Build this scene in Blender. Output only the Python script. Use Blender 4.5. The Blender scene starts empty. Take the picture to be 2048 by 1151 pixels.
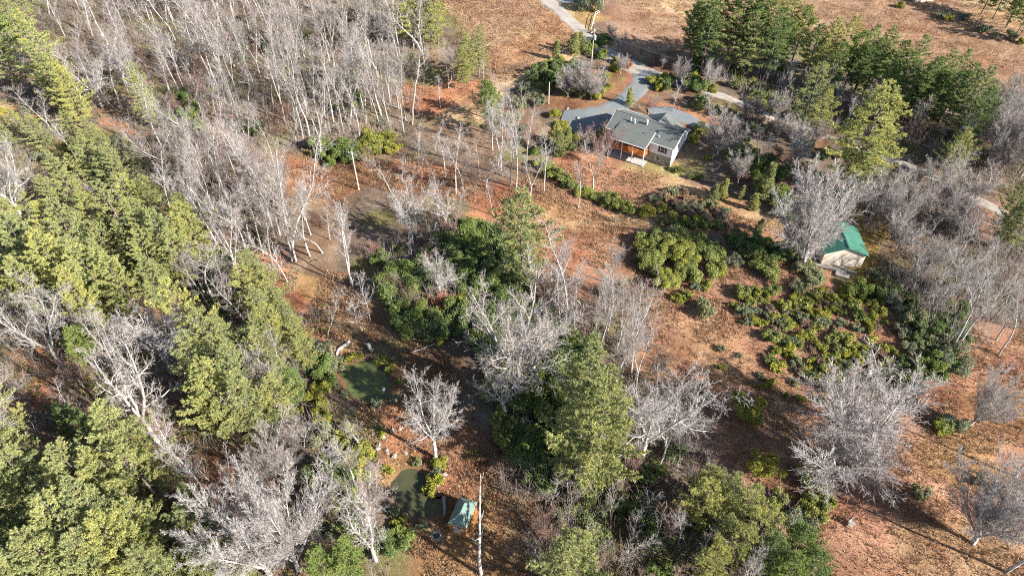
import bpy, math, random
import numpy as np
from mathutils import Vector, Matrix

R = math.radians
sc = bpy.context.scene
col = sc.collection

# ------------------------------------------------------------------ camera, sky, sun, exposure
CAM_H = 85.0
cam = bpy.data.cameras.new('camera'); camo = bpy.data.objects.new('camera', cam); col.objects.link(camo)
camo.location = (0, 0, CAM_H); camo.rotation_euler = (R(45), 0, 0)
cam.lens = 24.0; cam.sensor_width = 36.0; cam.clip_start = 0.5; cam.clip_end = 6000
sc.camera = camo

SUN_EL, SUN_AZ = 29.0, -29.0            # sun stands to the right and a little behind the camera (azimuth from +x)
w = bpy.data.worlds.new('World'); sc.world = w; w.use_nodes = True
nt = w.node_tree; nt.nodes.clear()
sky = nt.nodes.new('ShaderNodeTexSky'); sky.sky_type = 'NISHITA'; sky.sun_disc = False
sky.sun_elevation = R(SUN_EL); sky.sun_rotation = R(90 - SUN_AZ); sky.altitude = 900
bg = nt.nodes.new('ShaderNodeBackground'); bg.inputs[1].default_value = 0.07
wo = nt.nodes.new('ShaderNodeOutputWorld')
nt.links.new(sky.outputs[0], bg.inputs[0]); nt.links.new(bg.outputs[0], wo.inputs[0])
sl = bpy.data.lights.new('sun', 'SUN'); sl.energy = 5.0; sl.angle = R(0.5); sl.color = (1.0, 0.95, 0.87)
so = bpy.data.objects.new('sun', sl); col.objects.link(so)
sd = Vector((math.cos(R(SUN_AZ)) * math.cos(R(SUN_EL)), math.sin(R(SUN_AZ)) * math.cos(R(SUN_EL)), math.sin(R(SUN_EL))))
so.rotation_euler = sd.to_track_quat('Z', 'Y').to_euler(); so.location = (60, -40, 80)
sc.view_settings.view_transform = 'Standard'; sc.view_settings.look = 'None'
sc.view_settings.exposure = 1.68; sc.view_settings.gamma = 1.0; sc.cycles.use_denoising = False; sc.cycles.filter_width = 1.1; sc.view_settings.use_curve_mapping = False

rnd = random.Random(11)
NR = np.random.default_rng(5)

# ------------------------------------------------------------------ terrain
F = 1365.0; CS = math.sqrt(.5)
HC = np.array([33.62, 121.21]); EX = np.array([-.843, .537]); EY = np.array([.537, .843])   # house corner and axes

def sstep(a, b, x):
    t = np.clip((x - a) / (b - a), 0, 1); return t * t * (3 - 2 * t)

_ng = np.random.default_rng(3).random((64, 64))
def vnoise(x, y, s):
    x = np.asarray(x, float) / s + 1000; y = np.asarray(y, float) / s + 1000
    i = np.floor(x).astype(int); j = np.floor(y).astype(int); fx = x - i; fy = y - j
    fx = fx * fx * (3 - 2 * fx); fy = fy * fy * (3 - 2 * fy)
    g = lambda a, b: _ng[a % 64, b % 64]
    return (g(i, j) * (1 - fx) + g(i + 1, j) * fx) * (1 - fy) + (g(i, j + 1) * (1 - fx) + g(i + 1, j + 1) * fx) * fy

def h0(x, y):
    x = np.asarray(x, float); y = np.asarray(y, float)
    s = (x - HC[0]) * EY[0] + (y - HC[1]) * EY[1]
    a = -(x - HC[0]) * EX[0] * -1 + (y - HC[1]) * EX[1]
    dist = np.abs((x - HC[0]) * EX[0] + (y - HC[1]) * EX[1] - 7)
    near = 1 - sstep(14, 45, dist)
    rise = 2.4 * (near * sstep(-.2, 7.5, s) + (1 - near) * sstep(-14, 22, s))
    flat = 1 - sstep(9, 26, np.hypot(x - 30, y - 128))
    return rise + (1 - flat) * ((vnoise(x, y, 23) - .5) * .9 + (vnoise(x, y, 6) - .5) * .3)

PONDS = []
def sdist(x, y, P):                       # signed distance to a polygon, negative inside
    x = np.asarray(x, float); y = np.asarray(y, float)
    d2 = np.full(x.shape, 1e18); ins = np.zeros(x.shape, bool)
    for k in range(len(P)):
        ax, ay = P[k]; bx, by = P[(k + 1) % len(P)]
        ex, ey = bx - ax, by - ay
        t = np.clip(((x - ax) * ex + (y - ay) * ey) / (ex * ex + ey * ey + 1e-12), 0, 1)
        d2 = np.minimum(d2, (x - ax - t * ex) ** 2 + (y - ay - t * ey) ** 2)
        c = ((ay > y) != (by > y)) & (x < (bx - ax) * (y - ay) / (by - ay + 1e-12) + ax)
        ins ^= c
    d = np.sqrt(d2); return np.where(ins, -d, d)

def hz(x, y):
    z = h0(x, y)
    for P, wz in PONDS:
        d = sdist(x, y, P) + (vnoise(x, y, 1.9) - .5) * 1.0 + (vnoise(x, y, .8) - .5) * .4
        k = 1 - sstep(0.2, 4.0, d)
        z = z * (1 - k) + k * (wz + .22)
        z = z - .9 * (1 - sstep(-1.1, .45, d))
    return z

def ray(u, v):
    xc = (u - 1024) / F; yc = (575.5 - v) / F
    return np.array([xc, CS * (1 + yc), CS * (yc - 1)])
def at(u, v, z=None):                     # where a line of sight of the survey photograph meets the ground (or height z)
    d = ray(u, v); zz = 0 if z is None else z
    for _ in range(14 if z is None else 1):
        t = (zz - CAM_H) / d[2]; p = d * t
        if z is None: zz = .5 * zz + .5 * float(hz(p[0], p[1]))
    return float(p[0]), float(p[1]), float(zz)
def height(u, v, vt):
    x, y, z = at(u, v); d = ray(u, vt); return CAM_H + d[2] * y / d[1] - z
def pix(x, y, z):
    dz = z - CAM_H; fw = CS * y - CS * dz; up = CS * y + CS * dz
    return 1024 + F * x / fw, 575.5 - F * up / fw
def wpoly(pts, z=None): return [at(u, v, z)[:2] for u, v in pts]

P1 = [(681, 748), (690, 735), (706, 726), (730, 721), (755, 727), (773, 742), (781, 762), (783, 782), (768, 796), (740, 804), (712, 796), (692, 778)]
P2 = [(778, 972), (786, 954), (806, 940), (835, 936), (850, 943), (856, 960), (856, 982), (866, 996), (878, 990), (888, 1002), (884, 1026), (868, 1037), (838, 1037), (814, 1028), (796, 1008), (782, 988)]
def smooth(P, n=2):
    for _ in range(n):
        Q = []
        for k in range(len(P)):
            a = np.array(P[k]); b = np.array(P[(k + 1) % len(P)])
            Q += [tuple(.75 * a + .25 * b), tuple(.25 * a + .75 * b)]
        P = Q
    return P
_w1 = float(h0(*at(730, 765, 0)[:2])) - .45; _w2 = float(h0(*at(830, 985, 0)[:2])) - .45
POND_POLY = [(smooth(wpoly(P1, _w1), 1), _w1), (smooth(wpoly(P2, _w2), 1), _w2)]
PONDS += POND_POLY

# ------------------------------------------------------------------ helpers: meshes and objects
def mesh_np(name, V, faces, mat, smooth_=False, mats=None, mi=None):
    """V (n,3); faces: list of arrays (m,k)"""
    me = bpy.data.meshes.new(name)
    V = np.asarray(V, np.float32)
    me.vertices.add(len(V)); me.vertices.foreach_set('co', V.ravel())
    loops = np.concatenate([np.asarray(f, np.int32).ravel() for f in faces])
    tot = np.concatenate([np.full(len(f), f.shape[1], np.int32) for f in faces])
    st = np.concatenate([[0], np.cumsum(tot)[:-1]]).astype(np.int32)
    me.loops.add(len(loops)); me.loops.foreach_set('vertex_index', loops)
    me.polygons.add(len(tot)); me.polygons.foreach_set('loop_start', st); me.polygons.foreach_set('loop_total', tot)
    if smooth_: me.polygons.foreach_set('use_smooth', np.ones(len(tot), bool))
    me.update(calc_edges=True); me.validate()
    for m in (mat if isinstance(mat, (list, tuple)) else [mat]): me.materials.append(m)
    return me

def obj(name, me, parent=None, loc=None):
    o = bpy.data.objects.new(name, me); col.objects.link(o)
    if parent is not None: o.parent = parent
    if loc is not None: o.location = loc
    return o
def tag(o, label=None, cat=None, group=None, kind=None):
    if label: o['label'] = label
    if cat: o['category'] = cat
    if group: o['group'] = group
    if kind: o['kind'] = kind
    return o
def thing(name, label, cat, loc=(0, 0, 0), rz=0, group=None):
    o = obj(name, None, None, loc); o.rotation_euler = (0, 0, rz); return tag(o, label, cat, group)

def tubes(p0, p1, r0, r1, ns):
    p0 = np.asarray(p0, float); p1 = np.asarray(p1, float); r0 = np.asarray(r0, float); r1 = np.asarray(r1, float)
    d = p1 - p0; d /= np.linalg.norm(d, axis=1, keepdims=True) + 1e-9
    ref = np.where(np.abs(d[:, 2:3]) > .9, np.array([[1., 0, 0]]), np.array([[0, 0, 1.]]))
    a = np.cross(d, ref); a /= np.linalg.norm(a, axis=1, keepdims=True) + 1e-9
    b = np.cross(d, a)
    n = len(p0); V = np.empty((n, 2, ns, 3))
    for k in range(ns):
        c, s = math.cos(2 * math.pi * k / ns), math.sin(2 * math.pi * k / ns)
        o = a * c + b * s
        V[:, 0, k] = p0 + o * r0[:, None]; V[:, 1, k] = p1 + o * r1[:, None]
    base = (np.arange(n) * 2 * ns)[:, None]
    q = np.array([[k, (k + 1) % ns, ns + (k + 1) % ns, ns + k] for k in range(ns)])
    return V.reshape(-1, 3), (base[:, :, None] + q[None]).reshape(-1, 4)

def join(parts):
    Vs, Fs, n = [], {}, 0
    for V, f in parts:
        Vs.append(V)
        Fs.setdefault(f.shape[1], []).append(f + n); n += len(V)
    return np.concatenate(Vs), [np.concatenate(v) for v in Fs.values()]

class MB:                                  # small solid builder
    def __init__(s): s.V = []; s.Fq = []
    def hexa(s, P):
        n = len(s.V); s.V += [tuple(p) for p in P]
        s.Fq += [[n + i for i in f] for f in ((0, 3, 2, 1), (4, 5, 6, 7), (0, 1, 5, 4), (1, 2, 6, 5), (2, 3, 7, 6), (3, 0, 4, 7))]
    def box(s, x0, x1, y0, y1, z0, z1):
        s.hexa([(x0, y0, z0), (x1, y0, z0), (x1, y1, z0), (x0, y1, z0), (x0, y0, z1), (x1, y0, z1), (x1, y1, z1), (x0, y1, z1)])
    def prism(s, poly, a, b):              # poly: list of 3d points, swept by vector
        n = len(s.V); k = len(poly); v = Vector(a)
        s.V += [tuple(p) for p in poly] + [tuple(Vector(p) + v) for p in poly]
        s.Fq += [list(range(n + k - 1, n - 1, -1)), list(range(n + k, n + 2 * k))]
        s.Fq += [[n + i, n + (i + 1) % k, n + k + (i + 1) % k, n + k + i] for i in range(k)]
    def bar(s, p, q, w, ns=6):
        V, f = tubes([p], [q], [w], [w], ns); n = len(s.V); s.V += [tuple(x) for x in V]
        s.Fq += [[n + i for i in g] for g in f.tolist()]
        s.Fq += [[n + i for i in range(ns)][::-1], [n + ns + i for i in range(ns)]]
    def build(s, name, mat, parent=None, loc=None):
        me = bpy.data.meshes.new(name); me.from_pydata(s.V, [], s.Fq); me.update()
        import bmesh
        bm = bmesh.new(); bm.from_mesh(me); bmesh.ops.recalc_face_normals(bm, faces=bm.faces); bm.to_mesh(me); bm.free()
        me.materials.append(mat)
        return obj(name, me, parent, loc)

# ------------------------------------------------------------------ materials
def new_mat(name):
    m = bpy.data.materials.new(name); m.use_nodes = True
    t = m.node_tree; return m, t, t.nodes['Principled BSDF'], t.nodes['Material Output']
def N(t, typ, **kw):
    n = t.nodes.new(typ)
    for k, v in kw.items():
        if k in n.inputs.keys(): n.inputs[k].default_value = v
        else: setattr(n, k, v)
    return n
def ramp(t, src, stops):
    r = t.nodes.new('ShaderNodeValToRGB'); e = r.color_ramp.elements
    while len(e) > 1: e.remove(e[-1])
    e[0].position = stops[0][0]; e[0].color = (*stops[0][1], 1)
    for p, c in stops[1:]:
        x = e.new(p); x.color = (*c, 1)
    t.links.new(src, r.inputs[0]); return r.outputs[0]
def mixc(t, fac, a, b, mode='MIX'):
    m = t.nodes.new('ShaderNodeMix'); m.data_type = 'RGBA'; m.blend_type = mode
    for s, v in ((0, fac), (6, a), (7, b)):
        if hasattr(v, 'is_linked') or hasattr(v, 'links'): t.links.new(v, m.inputs[s])
        else: m.inputs[s].default_value = v if s == 0 else (*v, 1)
    return m.outputs[2]
def noise(t, scale, detail=4, rough=.55, vec=None):
    n = N(t, 'ShaderNodeTexNoise'); n.inputs['Scale'].default_value = scale; n.inputs['Detail'].default_value = detail; n.inputs['Roughness'].default_value = rough
    if vec is not None: t.links.new(vec, n.inputs['Vector'])
    return n.outputs[0]
def objco(t): return t.nodes.new('ShaderNodeTexCoord').outputs['Object']
def geopos(t): return t.nodes.new('ShaderNodeNewGeometry').outputs['Position']

def mat_plain(name, c, c2=None, scale=3, rough=.8, bump=0):
    m, t, b, o = new_mat(name)
    v = objco(t); c2 = c2 or tuple(x * .8 for x in c)
    nz = noise(t, scale, 5, .6, v)
    t.links.new(ramp(t, nz, [(.3, c2), (.7, c)]), b.inputs['Base Color'])
    b.inputs['Roughness'].default_value = rough
    if bump:
        bp = N(t, 'ShaderNodeBump'); bp.inputs['Strength'].default_value = bump; bp.inputs['Distance'].default_value = .05
        t.links.new(nz, bp.inputs['Height']); t.links.new(bp.outputs[0], b.inputs['Normal'])
    return m
def mat_bark(name, lo, hi, stain):
    m, t, b, o = new_mat(name)
    v = objco(t); oi = t.nodes.new('ShaderNodeObjectInfo')
    mid_ = tuple((p + q) / 2 * s_ for p, q, s_ in zip(lo, hi, (1.04, .99, .93)))
    base = ramp(t, oi.outputs['Color'], [(0, (lo[0] * .58, lo[1] * .5, lo[2] * .47)), (.3, tuple(x * .85 for x in lo)), (.62, mid_), (1, hi)])
    mp = N(t, 'ShaderNodeMapping'); mp.inputs['Scale'].default_value = (3, 3, .7); t.links.new(v, mp.inputs['Vector'])
    nz = noise(t, 1.6, 6, .65, mp.outputs[0])
    k = ramp(t, nz, [(.42, (0, 0, 0)), (.62, (1, 1, 1))])
    t.links.new(mixc(t, k, stain, base), b.inputs['Base Color'])
    b.inputs['Roughness'].default_value = .9; b.inputs['Specular IOR Level'].default_value = .15
    return m
def mat_leaf(name, stops, trans=.3, rough=.6, spec=.2, hue=.25, tint=(.5, .4, .1)):
    m, t, b, o = new_mat(name)
    g = t.nodes.new('ShaderNodeNewGeometry'); oi = t.nodes.new('ShaderNodeObjectInfo')
    c = ramp(t, g.outputs['Random Per Island'], stops)
    ts = ramp(t, oi.outputs['Random'], [(0, tuple(1 - hue * x for x in tint)), (.5, (1, 1, 1)), (1, tuple(1 + hue * (1.2 - 2.2 * (1 - x)) for x in (.9, .75, .3)))])
    c = mixc(t, 1.0, c, ts, 'MULTIPLY')
    c = mixc(t, 1.0, c, ramp(t, noise(t, .9, 3, .6, objco(t)), [(.3, (.72, .80, .85)), (.5, (1, 1, 1)), (.7, (1.32, 1.2, 1.05))]), 'MULTIPLY')
    t.links.new(c, b.inputs['Base Color']); b.inputs['Roughness'].default_value = rough; b.inputs['Specular IOR Level'].default_value = spec
    if trans:
        tr = N(t, 'ShaderNodeBsdfTranslucent'); t.links.new(c, tr.inputs[0])
        mx = N(t, 'ShaderNodeMixShader'); mx.inputs[0].default_value = trans
        t.links.new(b.outputs[0], mx.inputs[1]); t.links.new(tr.outputs[0], mx.inputs[2]); t.links.new(mx.outputs[0], o.inputs[0])
    return m

M = {}
M['bark'] = mat_bark('pale_bark', (.37, .36, .335), (.58, .57, .545), (.21, .19, .17))
M['twig'] = mat_bark('twig_bark', (.335, .31, .30), (.50, .48, .47), (.235, .20, .185))
M['graybark'] = mat_bark('grey_bark', (.36, .335, .31), (.50, .475, .45), (.20, .175, .16))
M['redtwig'] = mat_bark('reddish_twig', (.26, .165, .14), (.34, .23, .20), (.18, .11, .09))
M['deadwood'] = mat_bark('dead_wood', (.5, .48, .45), (.58, .55, .52), (.2, .18, .17))
M['pinebark'] = mat_bark('pine_bark', (.16, .13, .11), (.25, .21, .18), (.09, .07, .06))
M['pine'] = mat_leaf('pine_needles', [(0, (.23, .265, .11)), (.5, (.335, .36, .145)), (.85, (.41, .415, .18)), (1, (.46, .43, .22))], .3, .7, .1, .22)
M['bluepine'] = mat_leaf('dark_pine_needles', [(0, (.13, .19, .07)), (.5, (.20, .27, .09)), (1, (.28, .33, .12))], .2, .7, .1, .2)
M['rhodo'] = mat_leaf('rhododendron_leaves', [(0, (.11, .135, .038)), (.5, (.205, .235, .06)), (.85, (.30, .305, .085)), (1, (.38, .36, .14))], .25, .55, .22, .3)
M['laurel'] = mat_leaf('laurel_leaves', [(0, (.06, .10, .03)), (.55, (.13, .18, .048)), (.9, (.215, .25, .075)), (1, (.30, .31, .12))], .25, .55, .22, .25)
M['yellow'] = mat_leaf('yellow_green_leaves', [(0, (.11, .13, .022)), (.5, (.22, .235, .036)), (.85, (.34, .32, .055)), (1, (.45, .39, .08))], .25, .5, .3, .25)
M['rust'] = mat_leaf('rust_leaves', [(0, (.22, .07, .03)), (.5, (.38, .13, .05)), (1, (.48, .22, .10))], .3, .7, .1, .15)
M['brownleaf'] = mat_leaf('brown_shrub_leaves', [(0, (.12, .07, .05)), (.5, (.20, .13, .09)), (1, (.30, .22, .14))], .2, .8, .1, .2)
M['sage'] = mat_leaf('sage_green_leaves', [(0, (.09, .12, .06)), (.5, (.17, .19, .10)), (1, (.28, .28, .17))], .2, .6, .2, .2)

# ------------------------------------------------------------------ ground sheet
def ground_mat():
    m, t, b, o = new_mat('ground_litter')
    a = N(t, 'ShaderNodeAttribute'); a.attribute_name = 'tone'
    v = geopos(t)
    big = noise(t, .16, 7, .62, v); mid = noise(t, 1.3, 6, .7, v); fine = noise(t, 6.0, 4, .75, v)
    c = mixc(t, .95, a.outputs[0], ramp(t, big, [(.3, (.66, .60, .55)), (.46, (.95, .93, .9)), (.56, (1.05, 1.06, 1.05)), (.72, (1.38, 1.45, 1.5))]), 'MULTIPLY')
    c = mixc(t, .9, c, ramp(t, mid, [(.28, (.66, .61, .57)), (.48, (1, 1, 1)), (.72, (1.28, 1.29, 1.28))]), 'MULTIPLY')
    c = mixc(t, .9, c, ramp(t, fine, [(.25, (.62, .6, .58)), (.5, (1, 1, 1)), (.75, (1.4, 1.38, 1.35))]), 'MULTIPLY')
    t.links.new(c, b.inputs['Base Color']); b.inputs['Roughness'].default_value = .95; b.inputs['Specular IOR Level'].default_value = .1
    ad = N(t, 'ShaderNodeMath', operation='ADD'); t.links.new(mid, ad.inputs[0]); t.links.new(fine, ad.inputs[1])
    bp = N(t, 'ShaderNodeBump'); bp.inputs['Strength'].default_value = .9; bp.inputs['Distance'].default_value = .28
    t.links.new(ad.outputs[0], bp.inputs['Height']); t.links.new(bp.outputs[0], b.inputs['Normal'])
    return m
M['ground'] = ground_mat()

WOOD = (.145, .11, .085); ORANGE = (.30, .14, .078); TAN = (.345, .23, .13); FIELD = (.265, .165, .108); MEADOW = (.285, .155, .100)
SOIL = (.15, .09, .055); MOSS = (.20, .19, .06); BROWN = (.20, .112, .064); GOLD = (.30, .185, .09)
TONES = [  # polygon in survey pixels, tone, edge softness (m)
    ([(860, -90), (1075, -90), (1100, 12), (1165, 78), (1130, 95), (1050, 140), (985, 152), (960, 95), (905, 30)], FIELD, 3),
    ([(1165, 72), (1130, 92), (1050, 137), (985, 150), (955, 190), (900, 232), (930, 240), (960, 250), (1000, 180), (1080, 140), (1180, 95)], TAN, 2),
    ([(1010, 60), (1110, 30), (1160, 75), (1050, 135), (985, 150), (975, 110)], (0.298, 0.174, 0.1), 5),
    ([(800, 185), (850, 170), (960, 160), (950, 195), (880, 232), (815, 222)], ORANGE, 2),
    ([(1215, -90), (2200, -90), (2200, 230), (1960, 150), (1640, 70), (1390, 40), (1390, 120), (1300, 125), (1200, 80)], FIELD, 4),
    ([(1290, -60), (1420, -60), (1420, 40), (1330, 20)], TAN, 6),
    ([(1790, 60), (2200, 130), (2200, 190), (1900, 130), (1760, 90)], (0.257, 0.156, 0.098), 6),
    ([(1870, -60), (2200, -60), (2200, 100), (1950, 40)], TAN, 5),
    ([(555, 305), (650, 322), (830, 318), (990, 372), (1010, 430), (940, 402), (760, 365), (650, 405), (565, 390)], BROWN, 2.5),
    ([(570, 310), (640, 322), (650, 350), (590, 372)], ORANGE, 2),
    ([(760, 312), (900, 318), (920, 345), (800, 340)], ORANGE, 3),
    ([(500, 500), (540, 505), (590, 540), (610, 580), (640, 660), (690, 690), (690, 740), (640, 700), (570, 580), (515, 530)], ORANGE, 1.5),
    ([(590, 545), (660, 555), (700, 620), (720, 700), (740, 725), (690, 735), (640, 640)], GOLD, 2),
    ([(700, 560), (760, 600), (820, 680), (930, 700), (960, 790), (860, 790), (790, 750), (730, 680)], SOIL, 3),
    ([(690, 730), (820, 700), (930, 860), (1010, 900), (1060, 980), (1130, 1200), (860, 1250), (830, 1050), (740, 960), (730, 840)], BROWN, 3),
    ([(760, 800), (840, 800), (850, 870), (840, 920), (750, 930), (740, 860)], (0.271, 0.132, 0.074), 2),
    ([(720, 930), (780, 920), (850, 925), (800, 950), (775, 985), (740, 970)], GOLD, 1.5),
    ([(870, 920), (930, 920), (940, 990), (880, 985)], (0.296, 0.133, 0.079), 2),
    ([(850, 1040), (1000, 1000), (1100, 1180), (860, 1250)], (0.256, 0.147, 0.07), 3),
    ([(940, 395), (1040, 370), (1160, 300), (1290, 335), (1480, 420), (1560, 440), (1650, 560), (1800, 640), (2300, 620), (2400, 1500), (1640, 1500), (1550, 1010), (1400, 860), (1300, 700), (1260, 570), (1100, 520), (1000, 490), (955, 460)], MEADOW, 3),
    ([(950, 395), (1040, 380), (1020, 470), (960, 465)], ORANGE, 3),
    ([(1040, 480), (1150, 470), (1220, 540), (1180, 600), (1090, 540)], ORANGE, 4),
    ([(1060, 395), (1140, 410), (1270, 450), (1230, 490), (1120, 450)], (0.297, 0.173, 0.088), 4),
    ([(1230, 420), (1300, 425), (1300, 445), (1230, 450)], TAN, 2),
    ([(1250, 335), (1300, 335), (1430, 395), (1560, 440), (1600, 470), (1500, 450), (1390, 400), (1290, 365)], (0.306, 0.19, 0.101), 1.5),
    ([(1280, 330), (1380, 325), (1400, 340), (1300, 352)], (0.276, 0.229, 0.105), 2),
    ([(1080, 330), (1160, 310), (1200, 345), (1130, 380)], ORANGE, 3),
    ([(1340, 640), (1450, 660), (1500, 740), (1420, 800), (1330, 720)], (0.314, 0.187, 0.109), 5),
    ([(1850, 840), (2060, 820), (2060, 1000), (1900, 1000)], (0.297, 0.173, 0.084), 5),
    ([(1640, 1010), (1750, 1000), (1780, 1080), (1680, 1100)], (0.297, 0.142, 0.099), 4),
    ([(1790, 1050), (2000, 1030), (2050, 1150), (1850, 1150)], (0.315, 0.195, 0.114), 5),
    ([(1290, 100), (1400, 120), (1420, 200), (1320, 170)], SOIL, 3),
    ([(1240, 120), (1290, 150), (1270, 190), (1235, 215), (1215, 190), (1240, 160)], (0.271, 0.124, 0.078), 2),
    ([(1290, 200), (1400, 215), (1480, 262), (1400, 258), (1320, 230)], ORANGE, 2),
    ([(1700, 420), (1770, 440), (1780, 560), (1720, 560)], (0.272, 0.18, 0.06), 2),
    ([(1660, 270), (1850, 330), (1840, 350), (1640, 290)], BROWN, 2),
    ([(1930, 400), (2000, 420), (1990, 480), (1930, 460)], ORANGE, 3),
    ([(205, 240), (300, 265), (290, 290), (210, 270)], ORANGE, 1.5), ([(425, 230), (460, 235), (455, 275), (430, 270)], ORANGE, 1.5),
    ([(-60, 195), (60, 215), (230, 265), (220, 290), (60, 245), (-60, 225)], TAN, 2),
    ([(380, 900), (440, 910), (500, 1060), (440, 1080), (390, 990)], ORANGE, 3), ([(190, 990), (260, 985), (260, 1010), (200, 1030)], ORANGE, 2),
    ([(230, 860), (320, 850), (340, 940), (250, 930)], ORANGE, 3), ([(60, 880), (180, 900), (190, 960), (80, 960)], (0.247, 0.123, 0.061), 3),
    ([(60, 690), (150, 720), (140, 800), (70, 780)], ORANGE, 3), ([(240, 600), (330, 620), (320, 680), (250, 660)], ORANGE, 3),
    ([(520, 880), (570, 900), (560, 1000), (520, 980)], ORANGE, 3),
    ([(-80, 225), (60, 235), (220, 275), (330, 320), (430, 430), (330, 440), (180, 350), (-80, 300)], (.20, .17, .07), 3),
    ([(1100, -90), (1200, -90), (1205, 30), (1180, 60), (1140, 35), (1110, 5)], (0.299, 0.214, 0.098), 2),
    ([(1120, 215), (1190, 225), (1250, 160), (1240, 110), (1120, 170), (1080, 200)], BROWN, 2),
]
RUTS = [([(1172, 84), (1050, 146), (950, 200), (890, 245)], (-2.6, -.9, .9, 2.8)), ([(1290, 348), (1370, 378), (1450, 408), (1560, 445)], (-.9, .9)),
        ([(1120, 20), (1010, 75), (930, 130)], (-1, 1)), ([(1560, 445), (1640, 600), (1560, 820), (1640, 1000)], (-.9, .9)), ([(1230, 440), (1120, 455), (1040, 420)], (-.8, .8)),
        ([(1300, 40), (1500, 60), (1750, 95), (2060, 170)], (-1, 1)), ([(900, 20), (1000, 70), (1110, 70)], (-1, 1)), ([(990, 920), (1030, 1010), (1050, 1140)], (-.8, .8))]
def build_ground():
    def axis(a, b, st, far):
        c = list(np.arange(a, b + .01, st)); s = st; lo = []; hi = []
        x = a
        while x > -far: s *= 1.5; x -= s; lo.append(x)
        s = st; x = b
        while x < far: s *= 1.5; x += s; hi.append(x)
        return np.array(lo[::-1] + c + hi)
    xs = axis(-165, 165, .8, 2500); ys = axis(22, 222, .8, 2500)
    X, Y = np.meshgrid(xs, ys); x = X.ravel(); y = Y.ravel()
    z = hz(x, y)
    z = z + (vnoise(x, y, 1.7) - .5) * .16 + (vnoise(x, y, .9) - .5) * .1
    nx, ny = len(xs), len(ys)
    i = (np.arange(ny - 1)[:, None] * nx + np.arange(nx - 1)[None]).ravel()
    me = mesh_np('ground', np.stack([x, y, z], 1), [np.stack([i, i + 1, i + nx + 1, i + nx], 1)], M['ground'], True)
    c = np.tile(np.array(WOOD), (len(x), 1))
    k = sstep(.5, .75, vnoise(x, y, 9))[:, None]; c = c * (1 - k) + np.array((.185, .125, .085)) * k
    k = sstep(.55, .8, vnoise(x + 300, y, 7))[:, None]; c = c * (1 - k) + np.array((.15, .13, .06)) * k
    for P, tone, soft in TONES:
        W = wpoly(P)
        d = sdist(x, y, W) + (vnoise(x, y, 5) - .5) * soft * 2.2 + (vnoise(x, y, 1.6) - .5) * soft
        k = (1 - sstep(-soft * .5, soft * .5, d))[:, None]
        c = c * (1 - k) + np.array(tone) * k
    for pts, off in RUTS:
        W = np.array(wpoly(pts)); dd = np.full(len(x), 1e9)
        for q in range(len(W) - 1):
            e = W[q + 1] - W[q]; L_ = np.linalg.norm(e); nn = np.array([-e[1], e[0]]) / L_
            tq = ((x - W[q, 0]) * e[0] + (y - W[q, 1]) * e[1]) / L_ ** 2; s_ = (x - W[q, 0]) * nn[0] + (y - W[q, 1]) * nn[1]
            for o_ in off: dd = np.where((tq > -.02) & (tq < 1.02), np.minimum(dd, np.abs(s_ - o_ + (vnoise(x, y, 8) - .5) * 1.2)), dd)
        k = ((1 - sstep(.25, .95, dd)) * (.25 + .5 * vnoise(x, y, 3)))[:, None]
        c = c * (1 - k) + np.array((.40, .29, .17)) * k
    for P, wz in PONDS:
        d = sdist(x, y, P)
        k = (1 - sstep(.1, 1.6, d))[:, None] * .8; c = c * (1 - k) + np.array((.15, .09, .05)) * k
    # tufty mixture inside open ground: straw and rust patches
    k = (sstep(.5, .7, vnoise(x + 90, y + 40, 2.6)) * .8)[:, None]; c = c * (1 - k) + c * np.array((1.28, 1.3, 1.25)) * k
    k = .75 * (sstep(.5, .72, vnoise(x + 190, y + 140, 3.7) * .6 + vnoise(x, y + 70, 11) * .4) * .8)[:, None]; c = c * (1 - k) + c * np.array((.85, .70, .66)) * k
    a = me.attributes.new('tone', 'FLOAT_COLOR', 'POINT')
    a.data.foreach_set('color', np.concatenate([c, np.ones((len(c), 1))], 1).astype(np.float32).ravel())
    return tag(obj('ground', me), kind='structure')
build_ground()

# ponds
def water_mat(name, c):
    m, t, b, o = new_mat(name)
    nz = noise(t, .7, 4, .5, geopos(t))
    t.links.new(ramp(t, nz, [(.3, tuple(x * .85 for x in c)), (.7, tuple(x * 1.1 for x in c))]), b.inputs['Base Color'])
    b.inputs['Roughness'].default_value = .03; b.inputs['IOR'].default_value = 1.33
    bp = N(t, 'ShaderNodeBump'); bp.inputs['Strength'].default_value = .03; bp.inputs['Distance'].default_value = .05
    t.links.new(noise(t, 4, 3, .5, geopos(t)), bp.inputs['Height']); t.links.new(bp.outputs[0], b.inputs['Normal'])
    return m
for (P, wz), c in zip(POND_POLY, ((.085, .095, .036), (.058, .058, .03))):
    cx = sum(p[0] for p in P) / len(P); cy = sum(p[1] for p in P) / len(P)
    Q = [(cx + (p[0] - cx) * 1.3, cy + (p[1] - cy) * 1.3) for p in P]
    V = np.array([(cx, cy, wz)] + [(a, b, wz) for a, b in Q]); n = len(Q)
    f = np.array([[0, 1 + k, 1 + (k + 1) % n] for k in range(n)])
    tag(obj('water', mesh_np('water', V, [f], water_mat('pond_water', c))), kind='structure')

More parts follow.
